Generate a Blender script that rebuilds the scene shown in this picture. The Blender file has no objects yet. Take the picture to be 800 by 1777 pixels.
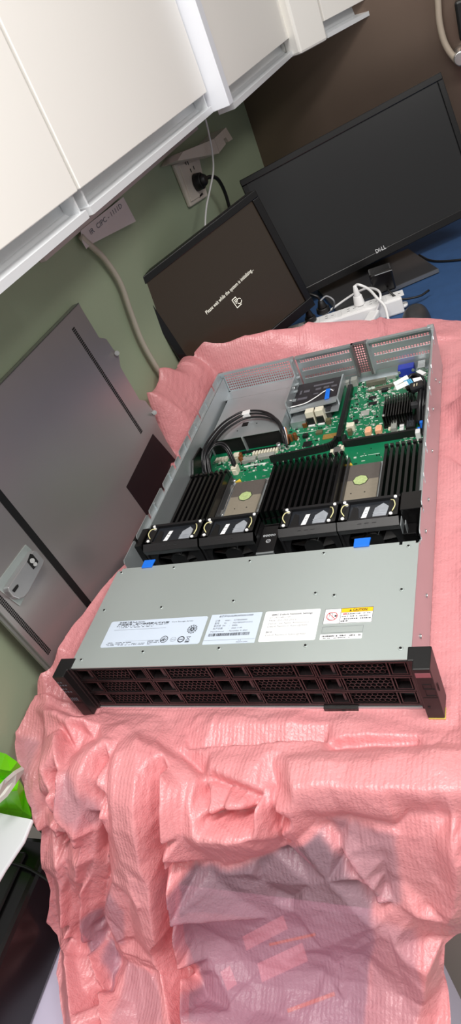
import bpy, math, random
import numpy as np
from mathutils import Vector, Matrix
random.seed(7)
SC = bpy.context.scene
COL = SC.collection
# ------------------------------------------------------------------ camera
CR = np.array([[0.90170711, 0.24502018, -0.35621539], [-0.11673192, -0.65533923, -0.74626011], [-0.41629071, 0.71448975, -0.56232237]])
U_, _, V_ = np.linalg.svd(CR); CR = U_ @ V_
CC = np.array([0.364536925, -0.451264535, 0.66459457]); CF = 1185.80876
cam_d = bpy.data.cameras.new('camera'); cam = bpy.data.objects.new('camera', cam_d); COL.objects.link(cam)
cam_d.sensor_fit = 'VERTICAL'; cam_d.sensor_height = 36.0; cam_d.lens = 36.0 * CF / 1777.0
cam_d.clip_start = 0.01; cam_d.clip_end = 60
mw = Matrix.Identity(4)
for i in range(3):
    mw[i][0] = CR[0][i]; mw[i][1] = -CR[1][i]; mw[i][2] = -CR[2][i]; mw[i][3] = CC[i]
cam.matrix_world = mw
SC.camera = cam
# ------------------------------------------------------------------ world, lamps, exposure
W = bpy.data.worlds.new('world'); SC.world = W; W.use_nodes = True
bg = W.node_tree.nodes['Background']; bg.inputs[0].default_value = (1.0, 0.985, 0.96, 1); bg.inputs[1].default_value = 0.33
def area(name, loc, target, size, size_y, power, color=(1, .97, .93)):
    d = bpy.data.lights.new(name, 'AREA'); d.shape = 'RECTANGLE'; d.size = size; d.size_y = size_y; d.energy = power; d.color = color
    o = bpy.data.objects.new(name, d); COL.objects.link(o); o.location = loc
    o.rotation_euler = (Vector(target) - Vector(loc)).to_track_quat('-Z', 'Y').to_euler(); return o
area('ceiling_lamp_near', (0.42, -0.42, 1.85), (0.12, 0.0, 0), 1.2, 0.25, 38)
area('ceiling_lamp_far', (1.9, -0.35, 1.9), (0.0, 0.15, 0), 1.2, 0.4, 22)
area('ceiling_lamp_front', (0.3, -1.5, 1.9), (0.0, 0.0, 0), 0.9, 0.25, 8)
SC.view_settings.view_transform = 'Standard'; SC.view_settings.look = 'None'
SC.view_settings.gamma = 1; SC.view_settings.use_curve_mapping = False
SC.view_settings.exposure = 0.0

# ------------------------------------------------------------------ geometry of the view: points on known planes
def ray(u, v): return CR.T @ np.array([(u - 400) / CF, (v - 888.5) / CF, 1.0])
def onplane(q, P, n):
    d = ray(*q); n = np.array(n, float); return CC + d * (np.dot(np.array(P) - CC, n) / np.dot(d, n))
def onz(q, z=0.0): return onplane(q, (0, 0, z), (0, 0, 1))
def ony(q, y): return onplane(q, (0, y, 0), (0, 1, 0))
def onx(q, x): return onplane(q, (x, 0, 0), (1, 0, 0))

# ------------------------------------------------------------------ materials
def lin(c):
    c = c / 255.0
    return c / 12.92 if c <= .04045 else ((c + .055) / 1.055) ** 2.4
def rgb(r, g, b): return (lin(r), lin(g), lin(b), 1)
MATS = {}
def mat(name, col, rough=.5, metal=0.0, var=0.06, scale=60, bump=0.0, bscale=200, spec=.5, coat=0, aniso=None):
    if name in MATS: return MATS[name]
    m = bpy.data.materials.new(name); m.use_nodes = True; nt = m.node_tree; b = nt.nodes['Principled BSDF']
    b.inputs['Roughness'].default_value = rough; b.inputs['Metallic'].default_value = metal
    b.inputs['Specular IOR Level'].default_value = spec; b.inputs['Coat Weight'].default_value = coat
    tc = nt.nodes.new('ShaderNodeTexCoord'); no = nt.nodes.new('ShaderNodeTexNoise'); no.inputs['Scale'].default_value = scale; no.inputs['Detail'].default_value = 3
    nt.links.new(tc.outputs['Object'], no.inputs['Vector'])
    mx = nt.nodes.new('ShaderNodeMix'); mx.data_type = 'RGBA'
    c = rgb(*col)
    mx.inputs[6].default_value = tuple(x * (1 - var) for x in c[:3]) + (1,); mx.inputs[7].default_value = tuple(min(1, x * (1 + var)) for x in c[:3]) + (1,)
    nt.links.new(no.outputs['Fac'], mx.inputs[0]); nt.links.new(mx.outputs[2], b.inputs['Base Color'])
    if bump:
        n2 = nt.nodes.new('ShaderNodeTexNoise'); n2.inputs['Scale'].default_value = bscale; nt.links.new(tc.outputs['Object'], n2.inputs['Vector'])
        bp = nt.nodes.new('ShaderNodeBump'); bp.inputs['Strength'].default_value = bump; bp.inputs['Distance'].default_value = .002
        nt.links.new(n2.outputs['Fac'], bp.inputs['Height']); nt.links.new(bp.outputs['Normal'], b.inputs['Normal'])
    MATS[name] = m; return m
def emit(name, col, strength, rough=.3):
    m = bpy.data.materials.new(name); m.use_nodes = True; b = m.node_tree.nodes['Principled BSDF']
    b.inputs['Base Color'].default_value = (.01, .01, .01, 1); b.inputs['Roughness'].default_value = rough
    b.inputs['Emission Color'].default_value = rgb(*col); b.inputs['Emission Strength'].default_value = strength; return m

M_green = mat('green_wall_paint', (160, 173, 146), .6, var=.03, scale=4, bump=.03, bscale=90)
M_back = mat('brown_panel', (128, 110, 98), .32, .7, var=.22, scale=3)
M_white = mat('white_laminate', (238, 236, 231), .32, var=.01, scale=5)
M_whitealu = mat('white_aluminium', (222, 225, 228), .35, .15, var=.02)
M_shadow = mat('dark_gap', (40, 36, 34), .8)
M_blue = mat('blue_mat', (42, 76, 120), .7, var=.18, scale=35, bump=.2)
M_steel = mat('galvanised_steel', (196, 203, 206), .36, .72, var=.05, scale=25)
M_lid = mat('painted_steel', (192, 202, 200), .36, .55, var=.02, scale=14)
M_cover = mat('cover_steel', (186, 180, 180), .30, .72, var=.04, scale=9)
M_black = mat('black_plastic', (20, 20, 21), .42, var=.1)
M_blackg = mat('black_gloss_plastic', (13, 12, 13), .24, var=.1)
M_fan = mat('black_fan_plastic', (24, 24, 26), .36, var=.1)
M_smoke = mat('smoky_window', (36, 39, 44), .25, var=.3, scale=40)
M_pale = mat('pale_translucent_plastic', (150, 155, 162), .3, var=.25, scale=90)
M_darkgrey = mat('dark_grey_plastic', (52, 52, 54), .4, var=.08)
M_pcb = mat('green_board', (12, 112, 74), .35, var=.14, scale=120)
M_pcbd = mat('dark_green_board', (14, 70, 48), .4, var=.2, scale=160)
M_cream = mat('cream_plastic', (226, 220, 200), .4)
M_peach = mat('peach_plastic', (232, 176, 140), .45)
M_whitep = mat('white_plastic', (236, 236, 236), .35, var=.02)
M_beige = mat('beige_plastic', (218, 208, 196), .4, var=.02)
M_copper = mat('copper_winding', (150, 92, 52), .35, .6)
M_gold = mat('gold_contacts', (190, 150, 84), .35, .5, var=.4, scale=500)
M_silver = mat('bright_metal', (205, 206, 206), .25, .85)
M_bluep = mat('blue_plastic', (22, 110, 222), .38)
M_vga = mat('vga_blue', (34, 52, 160), .4)
M_socketd = mat('socket_cover_grey', (92, 86, 82), .45, var=.1, scale=200)
M_socketl = mat('socket_cover_beige', (138, 130, 116), .45, var=.1, scale=200)
M_pad = mat('pale_green_pad', (178, 196, 136), .45, var=.35, scale=300)
M_paper = mat('label_paper', (196, 208, 224), .45, var=.01)
M_paperw = mat('white_label_paper', (246, 247, 248), .5, var=.01)
M_ink = mat('black_ink', (30, 32, 38), .6)
M_inkg = mat('grey_ink', (96, 102, 112), .6); M_inkd = mat('dark_grey_ink', (52, 55, 62), .6)
M_red = mat('red_ink', (190, 44, 50), .6)
M_yellow = mat('yellow_ink', (246, 190, 24), .5)
M_screen = emit('black_screen', (24, 24, 27), 0.35, .22)
M_bay = mat('drive_bay_black', (30, 25, 26), .26, var=.1)
M_hole = mat('bay_dark', (8, 7, 8), .6)
M_brassy = mat('yellow_edge', (206, 186, 96), .4)
M_comp = mat('component_grey', (150, 152, 146), .45, var=.35, scale=400)
M_lav = mat('lavender_laminate', (206, 200, 224), .5, var=.03, scale=8)
M_floor = mat('beige_floor', (188, 180, 172), .5, var=.06, scale=6)

# ------------------------------------------------------------------ mesh builder
class MB:
    def __init__(s): s.v = []; s.f = []; s.m = []; s.sm = []; s.cur = 0; s.smooth = False
    def add(s, vs, fs):
        o = len(s.v); s.v += [tuple(map(float, p)) for p in vs]
        for f in fs: s.f.append(tuple(i + o for i in f)); s.m.append(s.cur); s.sm.append(s.smooth)
        return s
    def box(s, x0, x1, y0, y1, z0, z1):
        return s.add([(x0, y0, z0), (x1, y0, z0), (x1, y1, z0), (x0, y1, z0), (x0, y0, z1), (x1, y0, z1), (x1, y1, z1), (x0, y1, z1)],
                     [(0, 3, 2, 1), (4, 5, 6, 7), (0, 1, 5, 4), (1, 2, 6, 5), (2, 3, 7, 6), (3, 0, 4, 7)])
    def obox(s, O, a, b, c):                      # corner O and three edge vectors
        O, a, b, c = map(np.array, (O, a, b, c))
        vs = [O, O + a, O + a + b, O + b, O + c, O + a + c, O + a + b + c, O + b + c]
        fs = [(0, 3, 2, 1), (4, 5, 6, 7), (0, 1, 5, 4), (1, 2, 6, 5), (2, 3, 7, 6), (3, 0, 4, 7)]
        if np.dot(np.cross(a, b), c) < 0: fs = [f[::-1] for f in fs]
        return s.add(vs, fs)
    def prism(s, pts, off):                       # planar polygon extruded by vector off
        pts = [np.array(p, float) for p in pts]; off = np.array(off, float); n = len(pts)
        nn = sum((np.cross(pts[i], pts[(i + 1) % n]) for i in range(n)), np.zeros(3))
        if np.dot(nn, off) < 0: pts = pts[::-1]
        return s.add(pts + [p + off for p in pts], [tuple(range(n))[::-1], tuple(range(n, 2 * n))] + [(i, (i + 1) % n, n + (i + 1) % n, n + i) for i in range(n)])
    def cyl(s, p0, p1, r, n=14, r1=None):
        p0 = np.array(p0, float); p1 = np.array(p1, float); d = p1 - p0; d /= np.linalg.norm(d); r1 = r if r1 is None else r1
        a = np.cross(d, (0, 0, 1) if abs(d[2]) < .9 else (1, 0, 0)); a /= np.linalg.norm(a); b = np.cross(d, a)
        c = [(math.cos(2 * math.pi * i / n), math.sin(2 * math.pi * i / n)) for i in range(n)]
        vs = [p0 + r * (x * a + y * b) for x, y in c] + [p1 + r1 * (x * a + y * b) for x, y in c]
        sm = s.smooth; s.smooth = True
        s.add(vs, [(i, (i + 1) % n, n + (i + 1) % n, n + i) for i in range(n)]); s.smooth = sm
        o = len(s.v) - 2 * n
        s.f.append(tuple(o + i for i in range(n))[::-1]); s.f.append(tuple(o + n + i for i in range(n))); s.m += [s.cur] * 2; s.sm += [False] * 2
        return s
    def tube(s, pts, r, n=8, sub=6):
        P = spline(pts, sub); sm = s.smooth; s.smooth = True; N = len(P); rings = []
        a = None
        for i in range(N):
            d = P[min(i + 1, N - 1)] - P[max(i - 1, 0)]; d = d / (np.linalg.norm(d) + 1e-12)
            if a is None: a = np.cross(d, (0, 0, 1) if abs(d[2]) < .9 else (1, 0, 0))
            a = a - d * np.dot(a, d); a /= np.linalg.norm(a); b = np.cross(d, a)
            rr = r if not callable(r) else r(i / (N - 1))
            rings += [P[i] + rr * (math.cos(2 * math.pi * k / n) * a + math.sin(2 * math.pi * k / n) * b) for k in range(n)]
        fs = [(i * n + k, i * n + (k + 1) % n, (i + 1) * n + (k + 1) % n, (i + 1) * n + k) for i in range(N - 1) for k in range(n)]
        fs += [tuple(range(n))[::-1], tuple((N - 1) * n + k for k in range(n))]
        s.add(rings, fs); s.smooth = sm; return s
    def ribbon(s, pts, side, th):                 # flat strip following points; side = half width vector
        P = spline(pts, 6); side = np.array(side)
        for i in range(len(P) - 1):
            n = np.cross(side, P[i + 1] - P[i]); n = n / np.linalg.norm(n) * th
            s.add([P[i] - side, P[i] + side, P[i + 1] + side, P[i + 1] - side, P[i] - side + n, P[i] + side + n, P[i + 1] + side + n, P[i + 1] - side + n],
                  [(0, 1, 2, 3), (7, 6, 5, 4), (0, 4, 5, 1), (1, 5, 6, 2), (2, 6, 7, 3), (3, 7, 4, 0)])
        return s
    def perf(s, O, a, b, nu, nv, fu=.55, fv=.55):  # sheet with nu x nv square holes
        O, a, b = map(np.array, (O, a, b))
        us = []; vs_ = []
        for i in range(nu): us += [(i + .5 - fu / 2) / nu, (i + .5 + fu / 2) / nu]
        for j in range(nv): vs_ += [(j + .5 - fv / 2) / nv, (j + .5 + fv / 2) / nv]
        us = [0] + us + [1]; vs_ = [0] + vs_ + [1]; n = len(us)
        V = [O + a * u + b * v for v in vs_ for u in us]
        F = [(j * n + i, j * n + i + 1, (j + 1) * n + i + 1, (j + 1) * n + i) for j in range(len(vs_) - 1) for i in range(n - 1) if not (i % 2 and j % 2)]
        return s.add(V, F)
    def build(s, name, mats, parent=None, bevel=0, label=None):
        if not isinstance(mats, (list, tuple)): mats = [mats]
        org = ORG.get(parent.name, np.zeros(3)) if parent else None
        V = np.array(s.v)
        if parent is None:
            lo, hi = V.min(0), V.max(0); org = np.array([(lo[0] + hi[0]) / 2, (lo[1] + hi[1]) / 2, lo[2]])
        me = bpy.data.meshes.new(name); me.from_pydata([tuple(p) for p in V - org], [], s.f)
        for m in mats: me.materials.append(m)
        me.polygons.foreach_set('material_index', s.m); me.polygons.foreach_set('use_smooth', s.sm); me.update()
        o = bpy.data.objects.new(name, me); COL.objects.link(o)
        if parent: o.parent = parent
        else: o.location = org
        ORG[o.name] = org
        if bevel:
            bm = o.modifiers.new('bevel', 'BEVEL'); bm.width = bevel; bm.segments = 2; bm.limit_method = 'ANGLE'; bm.angle_limit = math.radians(40)
        if label: o['label'] = label
        return o
ORG = {}
def spline(pts, sub=6):
    P = [np.array(p, float) for p in pts]
    if len(P) < 3 or sub < 2: return P
    Q = [2 * P[0] - P[1]] + P + [2 * P[-1] - P[-2]]; out = []
    for i in range(1, len(Q) - 2):
        for k in range(sub):
            t = k / sub
            out.append(.5 * ((2 * Q[i]) + (-Q[i - 1] + Q[i + 1]) * t + (2 * Q[i - 1] - 5 * Q[i] + 4 * Q[i + 1] - Q[i + 2]) * t * t + (-Q[i - 1] + 3 * Q[i] - 3 * Q[i + 1] + Q[i + 2]) * t ** 3))
    return out + [P[-1]]
def tag(o, label, cat, group=None):
    o['label'] = label; o['category'] = cat
    if group: o['group'] = group
    return o
def thing(name, loc, label, cat, group=None):
    o = bpy.data.objects.new(name, None); COL.objects.link(o); o.location = tuple(loc); o.empty_display_size = .05; ORG[o.name] = np.array(loc, float)
    return tag(o, label, cat, group)
def struct(o): o['kind'] = 'structure'; return o
def put_text(mb, body, O, ex, ey, size, align='LEFT', bold=0.0, width=None):
    """lettering laid on a plane: O is the baseline start, ex/ey unit vectors, size in metres"""
    c = bpy.data.curves.new('lettering', 'FONT'); c.body = body; c.size = 1; c.align_x = align; c.offset = bold; c.resolution_u = 2
    o = bpy.data.objects.new('lettering', c); COL.objects.link(o)
    dg = bpy.context.evaluated_depsgraph_get(); me = bpy.data.meshes.new_from_object(o.evaluated_get(dg))
    V = np.array([v.co[:] for v in me.vertices]).reshape(-1, 3); F = [tuple(p.vertices) for p in me.polygons]
    bpy.data.objects.remove(o); bpy.data.curves.remove(c); bpy.data.meshes.remove(me)
    if len(V) == 0: return 0
    sx = size
    if width: sx = width / max(1e-6, V[:, 0].max() - V[:, 0].min())
    O, ex, ey = map(np.array, (O, ex, ey))
    mb.add([O + ex * p[0] * sx + ey * p[1] * size for p in V], F)
# ================================================================== the room
WN = np.array([1, -.0314, 0.0]); WN /= np.linalg.norm(WN); WV = np.array([.0314, 1, 0.0]); WV /= np.linalg.norm(WV); UP = np.array([0, 0, 1.0])
LA = np.array([-.302, .561, .370]); W0 = LA - .0155 * WN
def wall(q, off=0.0): return onplane(q, W0 + off * WN, WN)
def wp(y, off, z):                              # point on the left wall's frame at a given y
    t = (y - W0[1]) / WV[1]; P = W0 + WV * t + off * WN; return np.array([P[0], P[1], z])
YC = 1.73
b = MB(); p0, p1 = wp(-.095, 0, -.75), wp(YC + .05, 0, -.75); b.obox(p0, p1 - p0, -WN * .06, UP * 2.6); struct(b.build('wall_left', M_green))
b = MB(); p0 = wp(YC, -.06, -.75); b.obox(p0, WN * 2.6, WV * .06, UP * 2.6); struct(b.build('wall_back', M_back))
b = MB(); b.box(-1.4, 2.4, -1.6, 1.9, -.80, -.75); struct(b.build('floor', M_floor))

# desk under the film
desk = thing('desk', (.3, .8, -.75), 'desk with a blue top under the pink film and the monitors', 'desk')
b = MB(); b.prism([wp(-.055, .004, -.045), (1.05, -.055, -.045), (1.05, 1.66, -.045), wp(1.66, .004, -.045)], (0, 0, .033)); b.build('tabletop', M_blue, desk, .003)
for x, y in ((-.27, -.05), (-.22, 1.58), (.98, -.05), (.98, 1.58)):
    b = MB(); b.box(x, x + .05, y, y + .05, -.75, -.045); b.build('leg', M_darkgrey, desk, .003)

# ------------------------------------------------------------------ wall cabinets
def cabinet(name, y0, y1, off, label, zb=.5165, zd=.55, ztop=1.25, group='white wall cabinets'):
    t = thing(name, wp((y0 + y1) / 2, 0, zb), label, 'cabinet', group)
    L = lambda y, o, z: wp(y, o, z)
    b = MB(); b.obox(L(y0, .002, zb + .012), L(y1, .002, 0) - L(y0, .002, 0), WN * (off - .036), UP * (ztop - zb - .012)); b.build('body', M_white, t)
    g = .0015
    b = MB(); b.obox(L(y0 + g, off - .018, zd), L(y1 - g, 0, 0) - L(y0 + g, 0, 0), WN * .018, UP * (ztop - zd)); b.build('door', M_white, t, .0012)
    # handle rail: a grooved aluminium profile below the door
    g2 = .004
    prof = [(off - .034, zd + .004), (off - .030, zd + .004), (off - .028, zb + .016), (off - .022, zb + .011), (off - .002, zb + .0105), (off, zb + .010), (off, zb), (off - .034, zb)]
    b = MB(); a = L(y0 + g2, 0, 0); a2 = L(y1 - g2, 0, 0); b.prism([L(y0 + g2, o, z) for o, z in prof], (a2 - a)); b.build('handle_rail', M_whitealu, t)
    for yy in (y0 + g2 + .004, y1 - g2 - .008):
        b = MB(); b.obox(L(yy, off - .028, zb + .010), L(yy + .004, 0, 0) - L(yy, 0, 0), WN * .022, UP * .024); b.build('end_cap', M_whitealu, t)
    return t
cabinet('wall_cabinet', -.55, .395, .20, 'white wall cabinet at the top left edge, left of the first door seam')
cabinet('wall_cabinet', .400, .945, .20, 'wide white wall cabinet between the two door seams, over the wall note')
c3 = cabinet('wall_cabinet', .985, 1.62, .225, 'white wall cabinet that stands further out, over the wall socket cover', zb=.503, zd=.54)
# side panel of the third one, tall white board
b = MB(); b.obox(wp(.953, .01, .515), wp(.98, 0, 0) - wp(.953, 0, 0), WN * .220, UP * .75); b.build('side_panel', mat('bluish_white_board', (226, 229, 236), .35, var=.01), c3, .001)
# corner cabinet turning along the back wall
ca = onz((522, 92), .503); cb = onz((690, 0), .503); cd = (cb - ca); cd /= np.linalg.norm(cd); cn = np.array([cd[1], -cd[0], 0])
cc = thing('corner_cabinet', tuple(ca), 'white corner wall cabinet above the dark brown back panel', 'cabinet', 'white wall cabinets')
cb = ca + cd * 1.1
b = MB(); b.obox(ca - cn * .05 + UP * .012, cd * 1.1, -cn * .12, UP * .7); b.build('body', M_white, cc)
b = MB(); b.obox(ca - UP * .003, cd * .10, -cn * .05, UP * .75); b.build('corner_post', M_white, cc, .006)
b = MB(); b.obox(ca + cd * .103 + UP * .036, cd * .99, -cn * .02, UP * .7); b.build('door', M_white, cc, .001)
prof = [(-.040, .040), (-.034, .040), (-.030, .014), (-.004, .010), (0, .010), (0, 0), (-.04, 0)]
b = MB(); b.prism([ca + cd * .102 + cn * o + UP * z for o, z in prof], cd * .99); b.build('handle_rail', M_whitealu, cc)
# pinkish wooden hanging rail on the wall under the cabinets
b = MB(); q0 = wall((75, 455), .006); q1 = wall((345, 238), .006)
b.obox(wp(q0[1], .0005, q0[2]), wp(q1[1], 0, q0[2]) - wp(q0[1], 0, q0[2]), WN * .012, UP * .05); o = b.build('trim_1', mat('pale_pink_board', (206, 192, 190), .5, var=.03), None, .001); struct(o)

# ------------------------------------------------------------------ pink foam film
YE = -.105
_prof = [(1.25, 0.0), (-.085, 0.0), (-.100, -.003), (-.112, -.011), (-.121, -.024), (-.130, -.045), (-.178, -.180), (-.190, -.215), (-.204, -.240), (-.222, -.254), (-.25, -.259), (-.75, -.262)]
PY = np.array([p[0] for p in _prof]); PZ = np.array([p[1] for p in _prof])
PS = np.concatenate([[0], np.cumsum(np.hypot(np.diff(PY), np.diff(PZ)))]); S0 = 1.25; PS = PS - S0     # s = -y on the table
def film_px(q):                                  # pixel -> (x, s) on the undeformed film
    best = None; d = ray(*q)
    for i in range(len(PY) - 1):
        a = np.array([0, PY[i], PZ[i]]); e = np.array([0, PY[i + 1] - PY[i], PZ[i + 1] - PZ[i]]); n = np.cross([1, 0, 0], e)
        den = np.dot(d, n)
        if abs(den) < 1e-9: continue
        t = np.dot(a - CC, n) / den
        if t <= 0: continue
        P = CC + d * t; k = np.dot(P - a, e) / np.dot(e, e)
        if -1e-6 <= k <= 1 + 1e-6 and (best is None or t < best[0]): best = (t, P[0], PS[i] + k * (PS[i + 1] - PS[i]))
    return np.array(best[1:])
NU, NV = 400, 560
vv = np.concatenate([np.linspace(-1.10, -.16, 235)[:-1], np.linspace(-.16, .56, NV - 234)])
def film_at(x, s, h):
    y, z = np.interp(s, PS, PY), np.interp(s, PS, PZ); ty = np.interp(s + .012, PS, PY) - np.interp(s - .012, PS, PY); tz = np.interp(s + .012, PS, PZ) - np.interp(s - .012, PS, PZ); l = math.hypot(ty, tz)
    return np.array([x, y + tz / l * h, z - ty / l * h])
def proj(P): q = CR @ (P - CC); return np.array([400 + CF * q[0] / q[2], 888.5 + CF * q[1] / q[2]])
def film_px_h(q, h):
    q = np.array(q, float); g = q.copy(); r = film_px(g)
    for _ in range(6):
        r = film_px(g); g = g + (q - proj(film_at(r[0], r[1], h))) * .8
    return r
bl = [film_px_h(q[:2], q[2]) for q in ((20, 1262, .03), (45, 1360, .012), (72, 1432, .010), (76, 1500, .020), (83, 1600, .020), (97, 1690, .017), (112, 1777, .016))]
bl_s = np.array([-1.1, -.95, -.8, -.7, -.62, -.56, -.40, -.31, -.20, -.085, -.045, -.012] + [p[1] for p in bl] + [bl[-1][1] + .3])
bl_x = np.array([-.285, -.288, -.294, -.298, -.300, -.288, -.268, -.267, -.267, -.268, -.270, -.305] + [p[0] for p in bl] + [bl[-1][0] + .02])
o_ = np.argsort(bl_s); XL = np.interp(vv, bl_s[o_], bl_x[o_])
br = [film_px(q) for q in ((797, 1330), (795, 1500), (772, 1640), (770, 1690), (782, 1777))]
XR = np.interp(vv, [-1.1, -.2, br[0][1], br[1][1], br[2][1], br[3][1], br[4][1], 1], [.55, .50, br[0][0] + .17, br[1][0] + .07, br[2][0], br[3][0], br[4][0], br[4][0]])
uu = np.linspace(0, 1, NU)
X = XL[:, None] * (1 - uu) + XR[:, None] * uu; S = np.repeat(vv[:, None], NU, 1)
X += .0025 * np.sin(S * 47 + 1) * (1 - uu) ** 8 * (S > 0)
BEX = np.array([-.31, -.262, -.212, -.15, -.104, -.026, .054, .143, .254, .319, .55]); BEy = np.array([.745, .775, .795, .81, .82, .86, .90, .92, .905, .88, .84])
BEz = np.array([.122, .121, .126, .124, .118, .091, .061, .033, .011, .006, .004])
YB = np.interp(X, BEX, BEy); ZB = np.interp(X, BEX, BEz)
S = np.where(S < -.16, -.16 + (S + .16) * (YB - .16) / .94, S)
BY = np.interp(S, PS, PY); BZ = np.interp(S, PS, PZ)
Hd = np.zeros_like(X)
def fold(pts, amp, wl, wr=None, p=2.0, xs=False, mode='add'):
    """ridge (or valley) along a polyline; wl / wr = widths on its two sides in metres"""
    global Hd
    wr = wl if wr is None else wr
    P = np.array([film_px(q) for q in pts]) if not xs else np.array(pts, float)
    A = np.array(amp, float) if hasattr(amp, '__len__') else np.full(len(P), amp, float)
    w = max(wl, wr) * 3.2
    sel = (X > P[:, 0].min() - w) & (X < P[:, 0].max() + w) & (S > P[:, 1].min() - w) & (S < P[:, 1].max() + w)
    if not sel.any(): return
    x = X[sel]; s = S[sel]; bd = np.full(x.shape, 1e9); ba = np.zeros_like(x); bs = np.zeros_like(x)
    for i in range(len(P) - 1):
        e = P[i + 1] - P[i]; L2 = (e ** 2).sum() + 1e-12
        k = ((x - P[i, 0]) * e[0] + (s - P[i, 1]) * e[1]) / L2; kc = np.clip(k, 0, 1)
        dx = x - P[i, 0] - kc * e[0]; ds = s - P[i, 1] - kc * e[1]; d = np.hypot(dx, ds); cr = e[0] * ds - e[1] * dx
        m = d < bd; bd = np.where(m, d, bd); ba = np.where(m, A[i] + (A[i + 1] - A[i]) * kc, ba); bs = np.where(m, cr, bs)
    ww = np.where(bs > 0, wr, wl)
    f = ba * np.exp(-(bd / ww) ** p)
    if mode == 'add': Hd[sel] += f
    else: Hd[sel] = np.maximum(Hd[sel], f)
FOLDS = []
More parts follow.
